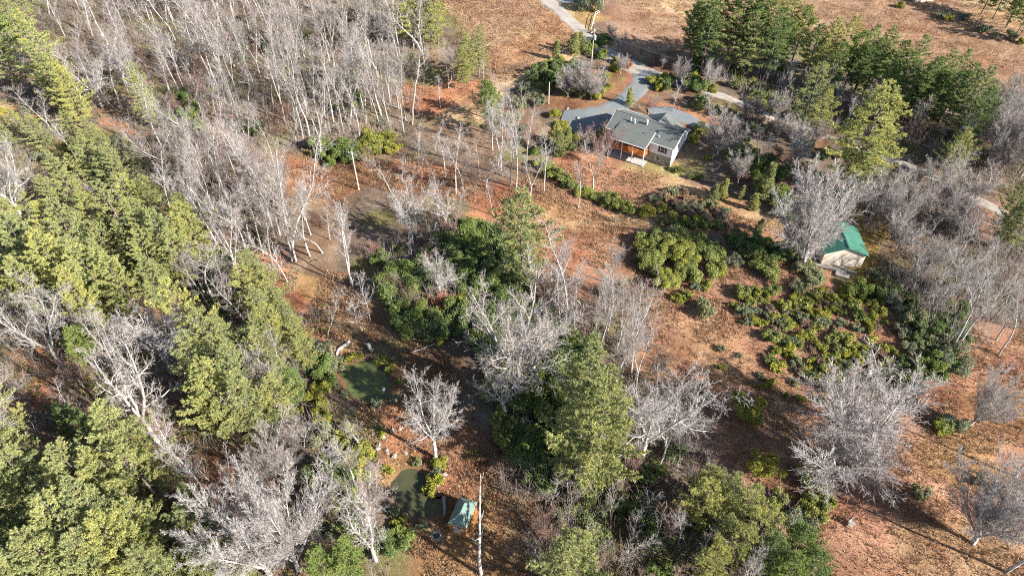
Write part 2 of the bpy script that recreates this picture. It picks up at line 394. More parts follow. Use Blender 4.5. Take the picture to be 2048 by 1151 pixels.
# gravel roads
def gravel_mat(name, c1, c2):
    m, t, b, o = new_mat(name); v = geopos(t)
    c = ramp(t, noise(t, .5, 6, .7, v), [(.3, c2), (.7, c1)])
    c = mixc(t, .8, c, ramp(t, noise(t, 7, 3, .8, v), [(.3, (.7, .7, .7)), (.7, (1.3, 1.3, 1.3))]), 'MULTIPLY')
    wa = N(t, 'ShaderNodeAttribute'); wa.attribute_name = 'wear'
    c = mixc(t, ramp(t, wa.outputs['Fac'], [(0, (.1, .1, .1)), (.35, (.75, .75, .75)), (.9, (1, 1, 1))]), (.20, .125, .08), c)
    t.links.new(c, b.inputs['Base Color']); b.inputs['Roughness'].default_value = .95
    bp = N(t, 'ShaderNodeBump'); bp.inputs['Strength'].default_value = .5; bp.inputs['Distance'].default_value = .05
    t.links.new(noise(t, 7, 3, .8, v), bp.inputs['Height']); t.links.new(bp.outputs[0], b.inputs['Normal'])
    return m
M['gravel'] = gravel_mat('shaded_grey_gravel', (.16, .18, .188), (.12, .14, .15))  # grey drive gravel, darkened and blued so its colour carries the house shadow
M['lane'] = gravel_mat('pale_gravel', (.34, .31, .27), (.25, .225, .19))
ROADS = []
def strip(name, pts, ws, mat, lift, edge=.35, seed=0):
    W = [np.array(at(u, v)[:2]) for u, v in pts]
    P, Wd = [], []
    for k in range(len(W) - 1):           # Catmull-Rom resample
        p0, p1, p2, p3 = W[max(k - 1, 0)], W[k], W[k + 1], W[min(k + 2, len(W) - 1)]
        n = max(2, int(np.linalg.norm(p2 - p1) / .7))
        for q in range(n):
            s = q / n
            P.append(.5 * (2 * p1 + (p2 - p0) * s + (2 * p0 - 5 * p1 + 4 * p2 - p3) * s * s + (3 * p1 - p0 - 3 * p2 + p3) * s ** 3))
            Wd.append(ws[k] * (1 - s) + ws[k + 1] * s)
    P = np.array(P); Wd = np.array(Wd)
    T = np.gradient(P, axis=0); T /= np.linalg.norm(T, axis=1, keepdims=True); Nn = np.stack([-T[:, 1], T[:, 0]], 1)
    m = 9; V = []
    for j in range(m):
        s = j / (m - 1) * 2 - 1
        e = (vnoise(P[:, 0] + 37 * (1 if s > 0 else 2) + seed, P[:, 1], 1.3) - .5) * 2 * edge * abs(s)
        Q = P + Nn * (s * Wd / 2 + np.sign(s) * e)[:, None]
        V.append(np.concatenate([Q, (hz(Q[:, 0], Q[:, 1]) + lift - (.14 if abs(s) > .99 else 0))[:, None]], 1))
    V = np.stack(V, 1); n = len(P)
    i = (np.arange(n - 1)[:, None] * m + np.arange(m - 1)[None]).ravel()
    ROADS.append((P, Wd))
    me = mesh_np(name, V.reshape(-1, 3), [np.stack([i, i + m, i + m + 1, i + 1], 1)], mat, True)
    wear = np.array([.0, .45, .95, .75, .5, .75, .95, .45, .0]) * np.ones((n, 1)); wear = np.clip(wear + (vnoise(V[..., 0], V[..., 1], 2.2) - .5) * .8, 0, 1)
    at_ = me.attributes.new('wear', 'FLOAT', 'POINT'); at_.data.foreach_set('value', wear.astype(np.float32).ravel())
    return tag(obj(name, me), kind='structure')
strip('lane', [(1060, -25), (1092, 0), (1120, 22), (1150, 52), (1180, 82), (1215, 106), (1250, 126), (1290, 146), (1335, 160), (1400, 178), (1470, 203), (1540, 232), (1620, 262), (1690, 287), (1760, 312), (1830, 338), (1910, 378), (1990, 418), (2080, 465), (2160, 500)],
      [5.5, 5, 4.5, 4.5, 4.5, 5, 6, 6.5, 4.6, 3.4, 3.0, 2.7, 2.6, 2.6, 2.6, 2.6, 2.6, 2.7, 2.8, 2.8], M['lane'], .150)
strip('driveway', [(1308, 146), (1292, 160), (1275, 178), (1255, 198), (1225, 220), (1185, 236), (1150, 240), (1118, 238)], [6.5, 6.5, 5.5, 5, 7, 8, 6.5, 4.5], M['gravel'], .170)
strip('driveway', [(1290, 148), (1330, 158), (1370, 168), (1400, 178)], [6, 5, 3.5, 2], M['gravel'], .178, seed=5)
strip('driveway', [(1296, 222), (1330, 222), (1370, 238), (1410, 256), (1450, 268), (1490, 280)], [2.5, 4.6, 4.6, 3.6, 2.8, 2], M['gravel'], .165, seed=9)
strip('driveway', [(1100, -8), (1135, 0), (1170, 2)], [3, 6, 5], M['gravel'], .186, seed=3)

# ------------------------------------------------------------------ house
def shingle_mat(name, c1, c2):
    m, t, b, o = new_mat(name); v = objco(t)
    br = N(t, 'ShaderNodeTexBrick'); br.inputs['Scale'].default_value = 1; br.inputs['Brick Width'].default_value = .35; br.inputs['Row Height'].default_value = .16
    br.inputs['Mortar Size'].default_value = .012; br.inputs['Color1'].default_value = (*c1, 1); br.inputs['Color2'].default_value = (*c2, 1); br.inputs['Mortar'].default_value = (*[x * .5 for x in c2], 1)
    t.links.new(v, br.inputs['Vector'])
    c = mixc(t, .8, br.outputs[0], ramp(t, noise(t, .6, 5, .7, v), [(.3, (.85, .85, .83)), (.7, (1.12, 1.12, 1.14))]), 'MULTIPLY')
    t.links.new(c, b.inputs['Base Color']); b.inputs['Roughness'].default_value = .92
    return m
def siding_mat(name, c):
    m, t, b, o = new_mat(name); v = objco(t)
    wv = N(t, 'ShaderNodeTexWave'); wv.wave_type = 'BANDS'; wv.bands_direction = 'Z'; wv.wave_profile = 'SAW'; wv.inputs['Scale'].default_value = 2.0
    t.links.new(v, wv.inputs['Vector'])
    t.links.new(mixc(t, .6, c, ramp(t, noise(t, 1.2, 4, .6, v), [(.3, tuple(x * .88 for x in c)), (.7, c)])), b.inputs['Base Color'])
    bp = N(t, 'ShaderNodeBump'); bp.inputs['Strength'].default_value = .6; bp.inputs['Distance'].default_value = .03
    t.links.new(wv.outputs[1], bp.inputs['Height']); t.links.new(bp.outputs[0], b.inputs['Normal'])
    b.inputs['Roughness'].default_value = .6
    return m
def stone_mat():
    m, t, b, o = new_mat('field_stone'); v = objco(t)
    vo = N(t, 'ShaderNodeTexVoronoi'); vo.inputs['Scale'].default_value = 2.6; t.links.new(v, vo.inputs['Vector'])
    ve = N(t, 'ShaderNodeTexVoronoi'); ve.feature = 'DISTANCE_TO_EDGE'; ve.inputs['Scale'].default_value = 2.6; t.links.new(v, ve.inputs['Vector'])
    sp = N(t, 'ShaderNodeSeparateColor'); t.links.new(vo.outputs['Color'], sp.inputs[0])
    c = ramp(t, sp.outputs[0], [(0, (.22, .17, .12)), (.4, (.36, .29, .22)), (.7, (.30, .27, .25)), (1, (.48, .40, .30))])
    c = mixc(t, ramp(t, ve.outputs['Distance'], [(0, (0, 0, 0)), (.06, (1, 1, 1))]), (.25, .22, .19), c)
    t.links.new(c, b.inputs['Base Color']); b.inputs['Roughness'].default_value = .9
    bp = N(t, 'ShaderNodeBump'); bp.inputs['Strength'].default_value = .7; bp.inputs['Distance'].default_value = .06
    t.links.new(ve.outputs['Distance'], bp.inputs['Height']); t.links.new(bp.outputs[0], b.inputs['Normal'])
    return m
M['shingle'] = shingle_mat('grey_green_shingles', (.125, .135, .125), (.10, .11, .102))
M['greenroof'] = mat_plain('green_metal_roof', (.05, .16, .115), (.038, .125, .09), .8, .5)
M['cabinroof'] = mat_plain('dusty_green_roof', (.105, .16, .14), (.08, .13, .115), 1.2, .55)
M['siding'] = siding_mat('white_siding', (.84, .83, .83)); M['beige'] = siding_mat('beige_siding', (.62, .53, .43))
M['stone'] = stone_mat()
M['white'] = mat_plain('white_paint', (.80, .79, .77), (.72, .71, .69), 2, .5)
M['deck'] = mat_plain('orange_stained_wood', (.55, .19, .055), (.42, .13, .035), 3, .55)
M['log'] = mat_plain('honey_log', (.36, .17, .055), (.25, .105, .033), 2.5, .5)
M['dark'] = mat_plain('dark_shutter', (.03, .045, .04), (.02, .03, .03), 3, .5)
M['concrete'] = mat_plain('concrete', (.40, .37, .34), (.32, .29, .27), 1.5, .9)
M['metal'] = mat_plain('galvanised_metal', (.62, .64, .66), (.5, .52, .54), 4, .35)
M['rock'] = mat_plain('pale_rock', (.36, .335, .30), (.20, .18, .16), 2.5, .9, .5)
M['pole'] = mat_plain('weathered_pole', (.42, .36, .30), (.32, .26, .21), 3, .85)
M['oldwood'] = mat_plain('grey_old_wood', (.32, .29, .26), (.20, .17, .15), 3, .9, .3)
M['blueroof'] = mat_plain('blue_grey_roof', (.22, .30, .36), (.18, .25, .30), 1, .6)
def glass_mat():
    m, t, b, o = new_mat('window_glass'); b.inputs['Base Color'].default_value = (.03, .035, .04, 1); b.inputs['Roughness'].default_value = .06; b.inputs['Specular IOR Level'].default_value = .8
    return m
M['glass'] = glass_mat()

HROT = math.atan2(EX[1], EX[0])           # local +x runs from the right gable to the left one, local -y is the far side
# local frame used below: X along EX, Y along EY (a mirrored pair), so points are mapped by hand
def H3(x, y, z): return (HC[0] + EX[0] * x + EY[0] * y - HC[0], HC[1] + EX[1] * x + EY[1] * y - HC[1], z)
def hb(mb, x0, x1, y0, y1, z0, z1):
    mb.hexa([H3(x0, y0, z0), H3(x1, y0, z0), H3(x1, y1, z0), H3(x0, y1, z0), H3(x0, y0, z1), H3(x1, y0, z1), H3(x1, y1, z1), H3(x0, y1, z1)])
def roofslab(mb, quad, th=.16):
    P = [Vector(H3(*p)) for p in quad]; mb.hexa([p - Vector((0, 0, th)) for p in P] + P)
def gablewall(mb, x0, x1, yA, yB, z0, zE, zR):
    """pentagon wall in the y direction between x0 and x1"""
    ym = (yA + yB) / 2
    poly = [H3(x0, yA, z0), H3(x0, yB, z0), H3(x0, yB, zE), H3(x0, ym, zR), H3(x0, yA, zE)]
    v = Vector(H3(x1, 0, 0)) - Vector(H3(x0, 0, 0)); mb.prism(poly, v, None)

def window(parent, face, a, z, wd, ht, shutters=False):
    """face: ('y', yval, dir) wall across y, or ('x', xval, dir)"""
    ax, val, dr = face
    def bx(mb, a0, a1, z0, z1, d0, d1):
        lo, hi = sorted((val + dr * d0, val + dr * d1))
        if ax == 'y': hb(mb, a0, a1, lo, hi, z0, z1)
        else: hb(mb, lo, hi, a0, a1, z0, z1)
    m = MB(); f = .09
    bx(m, a - wd / 2 - f, a + wd / 2 + f, z - f, z, -.03, .05); bx(m, a - wd / 2 - f, a + wd / 2 + f, z + ht, z + ht + f, -.03, .05)
    bx(m, a - wd / 2 - f, a - wd / 2, z, z + ht, -.03, .05); bx(m, a + wd / 2, a + wd / 2 + f, z, z + ht, -.03, .05)
    bx(m, a - wd / 2, a + wd / 2, z + ht * .48, z + ht * .52, -.03, .03)
    fr = m.build('window', M['white'], parent)
    g = MB(); bx(g, a - wd / 2, a + wd / 2, z, z + ht * .48, .002, .012); g.build('pane', M['glass'], fr)
    g = MB(); bx(g, a - wd / 2, a + wd / 2, z + ht * .52, z + ht, .002, .012); g.build('pane', M['glass'], fr)
    if shutters:
        for s in (-1, 1):
            g = MB(); c = a + s * (wd / 2 + f + .2); bx(g, c - .19, c + .19, z - .03, z + ht + .03, .005, .05); g.build('shutter', M['dark'], fr)

def build_house():
    L, Wd, E, RG = 15.1, 8.3, 5.0, 6.9; ym = Wd / 2
    root = thing('house', 'white sided ranch house with grey green roof and orange railed porch', 'house', (HC[0], HC[1], 0))
    # stone basement and sided storey
    m = MB(); hb(m, .02, L - .02, .02, Wd - .02, -.6, 2.45); m.build('foundation', M['stone'], root)
    m = MB(); hb(m, 0, L, 0, .18, 2.45, E); m.build('wall', M['siding'], root)
    m = MB(); hb(m, 0, L, Wd - .18, Wd, 2.45, E); m.build('wall', M['siding'], root)
    for a, b in ((0, .18), (L - .18, L)):
        m = MB(); gablewall(m, a, b, .181, Wd - .181, .9 if a == 0 else 2.45, E + .05, RG - .12); m.build('wall', M['siding'], root)
    m = MB(); hb(m, -.03, L + .03, -.03, -.004, 2.38, 2.5); m.build('trim', M['white'], root)
    for x in (-.04, L - .06):
        m = MB(); hb(m, x, x + .1, -.05, .05, -.1, E); m.build('corner_board', M['white'], root)
    oh = .4; sl = (RG - E) / ym
    ez = E - oh * sl + .1
    m = MB(); roofslab(m, [(-oh, -oh, ez), (L + oh, -oh, ez), (L + oh, ym, RG + .1), (-oh, ym, RG + .1)]); rf = m.build('roof', M['shingle'], root)
    m = MB(); roofslab(m, [(-oh, ym, RG + .1), (L + oh, ym, RG + .1), (L + oh, Wd + oh, ez), (-oh, Wd + oh, ez)]); m.build('roof', M['shingle'], root)
    m = MB(); hb(m, -oh, L + oh, ym - .14, ym + .14, RG + .08, RG + .14); m.build('ridge_cap', M['shingle'], root)
    for x in (-oh - .03, L + oh):          # white rake boards
        m = MB(); roofslab(m, [(x, -oh - .02, ez + .02), (x + .03, -oh - .02, ez + .02), (x + .03, ym, RG + .12), (x, ym, RG + .12)], .24)
        roofslab(m, [(x, ym, RG + .12), (x + .03, ym, RG + .12), (x + .03, Wd + oh, ez + .02), (x, Wd + oh, ez + .02)], .24)
        m.build('rake_board', M['white'], root)
    for y in (-oh - .1, Wd + oh):
        m = MB(); hb(m, -oh, L + oh, y, y + .1, ez - .16, ez - .02); m.build('gutter', M['white'], root)
    # porch roof over the deck
    x0, x1, y0, zt = 5.0, 13.2, -2.85, 4.55
    ya = 2.1; za = E + ya * sl + .13
    m = MB(); roofslab(m, [(x0, y0, zt), (x1, y0, zt), (x1, ya, za), (x0, ya, za)], .14); m.build('porch_roof', M['shingle'], root)
    for x, mt_ in ((x0 - .04, M['white']), (x1, M['shingle'])):  # left rake takes the dark shingle colour, painting in the shadow on it
        m = MB(); roofslab(m, [(x, y0 - .02, zt + .02), (x + .04, y0 - .02, zt + .02), (x + .04, ya, za + .02), (x, ya, za + .02)], .2); m.build('rake_board', mt_, root)
    m = MB(); hb(m, x0, x1, y0 - .08, y0, zt - .16, zt - .01); m.build('gutter', M['white'], root)
    # deck: boards, beam, posts, railing
    dk = MB(); hb(dk, x0 + .1, x1 - .1, -2.5, -.02, 2.30, 2.42); deck = dk.build('deck', M['deck'], root)
    n = 18
    for k in range(n):
        b = MB(); ya_ = -2.5 + k * (2.46 / n); hb(b, x0 + .1, x1 - .1, ya_, ya_ + 2.46 / n - .02, 2.424, 2.455); b.build('board', M['deck'], deck)
    b = MB(); hb(b, x0 + .1, x1 - .1, -2.56, -2.502, 2.1, 2.44); b.build('rim_board', M['deck'], deck)
    for x in (x0 + .25, x0 + 2.8, x0 + 5.3, x1 - .25):
        b = MB(); hb(b, x - .08, x + .08, -2.72, -2.56, -.3, zt - .12); b.build('post', M['white'], root)
        b = MB(); hb(b, x - .2, x + .2, -2.85, -2.45, -.5, .12); b.build('footing', M['concrete'], root)
    rl = MB(); hb(rl, x0 + .2, x1 - .2, -2.5, -2.42, 3.36, 3.44); hb(rl, x0 + .2, x1 - .2, -2.48, -2.43, 2.55, 2.61)
    for xx in (x0 + .2, x1 - .28):
        hb(rl, xx, xx + .08, -2.42, -.02, 3.36, 3.44); hb(rl, xx, xx + .06, -2.42, -.02, 2.55, 2.61)
    rail = rl.build('railing', M['deck'], root)
    k = x0 + .32
    while k < x1 - .3:
        b = MB(); hb(b, k, k + .09, -2.475, -2.435, 2.611, 3.359); b.build('baluster', M['deck'], rail); k += .17
    k = -2.3
    while k < -.1:
        for xx in (x0 + .21, x1 - .27):
            b = MB(); hb(b, xx, xx + .04, k, k + .09, 2.611, 3.359); b.build('baluster', M['deck'], rail)
        k += .17
    # porch back door and windows
    m = MB(); hb(m, 8.0, 9.9, -.05, -.003, 2.5, 4.55); d = m.build('door', M['white'], root)
    for a in (8.1, 9.0):
        m = MB(); hb(m, a, a + .8, -.06, -.052, 2.6, 4.45); m.build('pane', M['glass'], d)
    m = MB(); hb(m, 7.2, 9.0, -.06, .0, .02, 2.1); d = m.build('door', M['white'], root)
    m = MB(); hb(m, 7.3, 8.05, -.07, -.062, .12, 2.0); m.build('pane', M['glass'], d)
    m = MB(); hb(m, 8.15, 8.9, -.07, -.062, .12, 2.0); m.build('pane', M['glass'], d)
    window(root, ('y', 0, -1), 2.2, 3.05, .9, 1.3, True)
    window(root, ('y', 0, -1), 2.9, .95, .85, .95)
    window(root, ('y', 0, -1), 11.5, 3.2, .9, 1.2); window(root, ('y', 0, -1), 14.0, 3.1, .9, 1.2)
    window(root, ('x', 0, -1), 3.2, 3.05, .85, 1.3); window(root, ('x', L, 1), 3.9, 3.1, .9, 1.2)
    window(root, ('y', Wd, 1), 2.5, 3.2, .9, 1.2); window(root, ('y', Wd, 1), 12.5, 3.2, .9, 1.2)
    m = MB(); hb(m, 5.0, 13.0, -2.75, -.06, -.25, .09); m.build('patio_slab', M['concrete'], root)
    # far wing with its gable end
    wx, wy, hw, wr = 5.9, 9.7, 3.9, 6.5; we = wr - hw * sl
    m = MB(); hb(m, wx - hw + .3, wx + hw - .3, Wd + .002, wy - .3, 2.0, we); m.build('wall', M['siding'], root)
    m = MB(); poly = [H3(wx - hw + .3, wy - .301, we), H3(wx + hw - .3, wy - .301, we), H3(wx, wy - .301, wr - .2)]; m.prism(poly, Vector(H3(0, -.15, 0)), None); m.build('wall', M['siding'], root)
    yin = Wd / 2 + (RG - wr) / sl + .2
    m = MB(); roofslab(m, [(wx, yin, wr + .08), (wx, wy, wr + .08), (wx + hw, wy, we + .08), (wx + hw, Wd + .35, we + .08)]); m.build('roof', M['shingle'], root)
    m = MB(); roofslab(m, [(wx, yin, wr + .08), (wx - hw, Wd + .35, we + .08), (wx - hw, wy, we + .08), (wx, wy, wr + .08)]); m.build('roof', M['shingle'], root)
    m = MB(); hb(m, wx - 1.5, wx + 1.5, wy - .3, wy - .24, 2.3, 4.4); m.build('garage_door', M['white'], root)
    # roof pipes and vents
    def rz_(y): return E + y * sl + .13
    for x, y, hh, r_ in ((11.2, 2.7, .75, .09), (10.2, 2.5, .8, .13), (7.6, 3.1, .85, .17)):
        b = MB(); b.bar(H3(x, y, rz_(y) - .25), H3(x, y, rz_(y) + hh), r_, 10); b.bar(H3(x, y, rz_(y) + hh), H3(x, y, rz_(y) + hh + .1), r_ * 1.4, 10); b.build('vent_pipe', M['metal'], root)
    for x, y in ((7.2, .9), (4.6, 2.2)):
        b = MB(); hb(b, x - .18, x + .18, y - .18, y + .18, rz_(y) - .1, rz_(y) + .22); b.build('roof_vent', M['dark'], root)
    b = MB(); b.bar(H3(3.9, 1.2, rz_(1.2) - .2), H3(3.9, 1.2, rz_(1.2) + .4), .08, 8); b.build('vent_pipe', M['white'], root)
    return root
build_house()

# ------------------------------------------------------------------ green roofed shed
def build_shed():
    bl = np.array(at(1640.5, 529)); br = np.array(at(1721, 534)); z0 = (bl[2] + br[2]) / 2
    ax = br[:2] - bl[:2]; Wd = np.linalg.norm(ax); ax /= Wd; ay = np.array([-ax[1], ax[0]])
    E, RG, D = 3.0, 4.5, 7.2
    root = thing('shed', 'beige shed with bright green metal roof behind the bare tree', 'shed', (bl[0], bl[1], z0))
    g = lambda x, y, z: (ax[0] * x + ay[0] * y, ax[1] * x + ay[1] * y, z)
    def b_(mb, x0, x1, y0, y1, z0_, z1): mb.hexa([g(x0, y0, z0_), g(x1, y0, z0_), g(x1, y1, z0_), g(x0, y1, z0_), g(x0, y0, z1), g(x1, y0, z1), g(x1, y1, z1), g(x0, y1, z1)])
    for y in (0, D - .15):
        m = MB(); m.prism([g(0, y, -.3), g(Wd, y, -.3), g(Wd, y, E), g(Wd / 2, y, RG), g(0, y, E)], Vector(g(0, .15, 0)), None); m.build('wall', M['beige'], root)
    for x in (0, Wd - .15):
        m = MB(); b_(m, x, x + .15, .151, D - .151, -.3, E); m.build('wall', M['beige'], root)
    sl = (RG - E) / (Wd / 2); o = .4
    def slab(q, th=.1):
        P = [Vector(g(*p)) for p in q]; m = MB(); m.hexa([p - Vector((0, 0, th)) for p in P] + P); return m
    rl = slab([(-o, -o, E - o * sl + .12), (Wd / 2, -o, RG + .12), (Wd / 2, D + o, RG + .12), (-o, D + o, E - o * sl + .12)]).build('roof', M['greenroof'], root)
    rr = slab([(Wd / 2, -o, RG + .12), (Wd + o, -o, E - o * sl + .12), (Wd + o, D + o, E - o * sl + .12), (Wd / 2, D + o, RG + .12)]).build('roof', M['greenroof'], root)
    m = MB(); b_(m, Wd / 2 - .12, Wd / 2 + .12, -o, D + o, RG + .1, RG + .16); m.build('ridge_cap', M['greenroof'], root)
    k = -o + .2
    while k < D + o:                       # standing seams
        for par, A, B in ((rl, (-o, E - o * sl), (Wd / 2, RG)), (rr, (Wd + o, E - o * sl), (Wd / 2, RG))):
            q = [(A[0], k, A[1] + .15), (A[0], k + .05, A[1] + .15), (B[0], k + .05, B[1] + .15), (B[0], k, B[1] + .15)]
            P = [Vector(g(*p)) for p in q]; m = MB(); m.hexa([p - Vector((0, 0, .03)) for p in P] + P); m.build('seam', M['greenroof'], par)
        k += .6
    # low timbers of the ramp lie in front of the wall
    for k, (ua, va, ub, vb) in enumerate(((1630, 530, 1668, 541), (1668, 532, 1712, 549), (1655, 534, 1690, 548), (1670, 547, 1697, 556))):
        A = at(ua, va); B = at(ub, vb)
        m = MB(); d = Vector((B[0] - A[0], B[1] - A[1], 0)); n_ = Vector((-d.y, d.x, 0)).normalized() * (.35 if k < 3 else .6)
        m.hexa([(-n_.x, -n_.y, -.1), (d.x - n_.x, d.y - n_.y, -.1), (d.x + n_.x, d.y + n_.y, -.1), (n_.x, n_.y, -.1),
                (-n_.x, -n_.y, .2), (d.x - n_.x, d.y - n_.y, .2), (d.x + n_.x, d.y + n_.y, .2), (n_.x, n_.y, .2)])
        tag(m.build('timber', M['oldwood'], None, (A[0], A[1], A[2] + .12)), ['leftmost brown timber on the ground before the shed wall', 'dark timber below the right half of the shed wall', 'dark timber lying before the middle of the shed wall', 'short pale timber lying farthest out in front of the shed'][k], 'timber', 'timbers lying in front of the shed')
build_shed()

# ------------------------------------------------------------------ log cabin by the lower pond
def build_cabin():
    ez = float(hz(*at(925, 1030)[:2])) + 1.85
    c = [np.array(at(u, v, ez)) for u, v in ((895, 1044.5), (929.8, 1057.3), (956.4, 1004.2), (919.7, 993.2))]   # left, bottom, right, top eaves corners
    o = (c[0] + c[1] + c[2] + c[3]) / 4
    ax = c[1] - c[0] + c[2] - c[3]; wx = np.linalg.norm(ax) / 2; ax = ax[:2] / np.linalg.norm(ax[:2])
    ay = np.array([-ax[1], ax[0]]); wy = (np.linalg.norm(c[3] - c[0]) + np.linalg.norm(c[2] - c[1])) / 2
    z0 = float(hz(o[0], o[1]))
    root = thing('cabin', 'small honey coloured log cabin with green hip roof beside the pond', 'cabin', (o[0], o[1], z0))
    g = lambda x, y, z: (ax[0] * x + ay[0] * y, ax[1] * x + ay[1] * y, z)
    def b_(mb, x0, x1, y0, y1, za, zb): mb.hexa([g(x0, y0, za), g(x1, y0, za), g(x1, y1, za), g(x0, y1, za), g(x0, y0, zb), g(x1, y0, zb), g(x1, y1, zb), g(x0, y1, zb)])
    hx, hy = wx / 2, wy / 2; E = ez - z0; RG = E + 1.15; ins = .12
    rx = hx * .04; ry = hy - hx * .95
    m = MB(); b_(m, -hx + .2, hx - .2, -hy + .2, hy - .2, -.3, .18); m.build('floor_slab', M['log'], root)
    logs = 9; lh = (E - .2) / logs
    a, b = hx - ins, hy - ins
    for k in range(logs):
        z = .2 + lh * (k + .5)
        for s in (-1, 1):
            m = MB(); m.bar(g(-a - .12, s * b, z), g(a + .12, s * b, z), lh * .52, 7); m.build('log', M['log'], root)
            m = MB(); m.bar(g(s * a, -b - .12, z), g(s * a, b + .12, z), lh * .5, 7); m.build('log', M['log'], root)
    # hip roof in four facets
    A, B, C, D = g(-hx, -hy, E), g(hx, -hy, E), g(hx, hy, E), g(-hx, hy, E); P, Q = g(0, -ry, RG), g(0, ry, RG)
    for poly in ((A, B, P), (B, C, Q, P), (C, D, Q), (D, A, P, Q)):
        m = MB(); m.prism(poly, Vector((0, 0, .07)), None); m.build('roof', M['cabinroof'], root)
    for p, q in ((A, P), (B, P), (C, Q), (D, Q), (P, Q)):
        m = MB(); m.bar((p[0], p[1], p[2] + .08), (q[0], q[1], q[2] + .08), .06, 5); m.build('ridge_cap', M['cabinroof'], root)
    # deck ledge with posts on the water side and step
    m = MB(); b_(m, -hx - .55, -hx + .3, -hy + .3, hy - .3, -.1, .12); m.build('ledge', M['oldwood'], root)
    for y in np.linspace(-hy + .3, hy - .3, 5):
        m = MB(); m.bar(g(-hx - .2, y, -.4), g(-hx - .2, y, .9), .07, 6); m.build('post', M['log'], root)
    m = MB(); m.bar(g(-hx - .2, -hy + .3, .98), g(-hx - .2, hy - .3, .98), .06, 6); m.build('rail', M['log'], root)
    for q, (x0_, x1_, y0_, y1_) in enumerate(((hx - .1, hx + .42, -hy - .35, hy - .2), (-hx + .3, hx - .11, -hy - .42, -hy + .05))):
        m = MB(); b_(m, x0_, x1_, y0_, y1_, -.3, .3 + .02 * q); m.build('plank_walk', M['log'], root)
    m = MB(); b_(m, -.45, .45, -hy + ins - .3, -hy + ins - .16, .2, 1.6); m.build('door', M['oldwood'], root)
    m = MB(); b_(m, hx - ins + .16, hx - ins + .2, -.5, .5, .7, 1.4); m.build('window', M['glass'], root)
build_cabin()

# ------------------------------------------------------------------ small things: poles, wires, fence, rocks, logs, fire ring, seat
def pole(u, v, vt, label, arm, transformer=False, rz=.5):
    x, y, z = at(u, v); h = height(u, v, vt)
    root = thing('utility_pole', label, 'utility pole', (x, y, z), rz, 'utility poles')
    V, f = tubes([(0, 0, -.4)], [(0, 0, h)], [.17], [.11], 10); obj('shaft', mesh_np('shaft', V, [f], M['pole'], True), root)
    m = MB(); m.bar((0, 0, h - .02), (0, 0, h + .03), .115, 8); m.build('cap', M['metal'], root)
    if arm:
        m = MB(); m.box(-1.1, 1.1, .12, .24, h - .8, h - .66); a = m.build('crossarm', M['pole'], root)
        for s in (-1, 0, 1):
            m = MB(); m.bar((s * 1.0, .18, h - .658), (s * 1.0, .18, h - .45), .05, 6); m.build('insulator', M['white'], a)
    if transformer:
        m = MB(); m.bar((0, -.42, h - 2.6), (0, -.42, h - 1.6), .27, 10); t_ = m.build('transformer', M['metal'], root)
        m = MB(); m.bar((.1, -.42, h - 1.598), (.1, -.42, h - 1.35), .05, 6); m.build('bushing', M['white'], t_)
    return Vector((x, y, z + h - .45)), z + h
pa, _ = pole(1183, 122, 58, 'tall pale utility pole rising beside the lane junction above the house', True, True, .9)
pb, _ = pole(1097, 207, 165, 'short white utility pole among bushes left of the driveway', False)
pc, _ = pole(718, 380, 303, 'bare wooden utility pole standing in the brown clearing', True, False, -.5)
pd, _ = pole(1893, 312, 232, 'utility pole with silver transformer in shaded wood at right', True, True, .6)
far = Vector((-92, 165, 12)); 
def wire(p, q, sag, label, n=18):
    P = [p.lerp(q, k / n) - Vector((0, 0, sag * 4 * (k / n) * (1 - k / n))) for k in range(n + 1)]
    o0 = P[0].copy(); V, f = tubes([tuple(a - o0) for a in P[:-1]], [tuple(a - o0) for a in P[1:]], [.012] * n, [.012] * n, 4)
    tag(obj('power_line', mesh_np('power_line', V, [f], M['oldwood']), None, o0), label, 'power line', 'overhead power lines')
wire(pa, pc, 2.2, 'upper overhead wire from lane pole down to the clearing pole')
wire(pa - Vector((0, 0, 1.5)), pc - Vector((0, 0, 1.3)), 2.4, 'lower overhead wire from lane pole down to the clearing pole')
wire(pc, far, 2.5, 'upper overhead wire running from clearing pole into the bare wood')
wire(pc - Vector((0, 0, 1.3)), far - Vector((0, 0, 1.4)), 2.6, 'lower overhead wire running from clearing pole into the bare wood')
wire(pa, pd, 3.0, 'long overhead wire from lane pole across to the shaded pines')
wire(pa - Vector((0, 0, 1.5)), pb, .8, 'short overhead wire from lane pole to the white pole')

def fence(pts, label, mat):
    W = [Vector(at(u, v)) for u, v in pts]; o0 = W[0].copy()
    root = thing('rail_fence', label, 'fence', tuple(o0), 0, 'rail fences by the lane')
    for a, b in zip(W[:-1], W[1:]):
        n = max(1, int((b - a).length / 2.6))
        for k in range(n):
            p = a.lerp(b, k / n) - o0; q = a.lerp(b, (k + 1) / n) - o0
            m = MB(); m.bar((p.x, p.y, p.z - .3), (p.x, p.y, p.z + 1.3), .1, 6); m.build('post', mat, root)
            for zz in (.5, 1.05):
                m = MB(); m.bar((p.x, p.y, p.z + zz), (q.x, q.y, q.z + zz + rnd.uniform(-.05, .05)), .065, 5); m.build('rail', mat, root)
M['fencewood'] = mat_plain('pale_fence_wood', (.58, .53, .47), (.42, .37, .31), 3, .8)
fence([(1210, -10), (1205, 14), (1198, 27), (1190, 33), (1186, 48), (1182, 64)], 'pale rail fence curving along the field behind the round roadside tree', M['fencewood'])
fence([(1188, 52), (1205, 64), (1222, 76), (1242, 88)], 'weathered rail fence running down beside the lane past small bare trees', M['oldwood'])

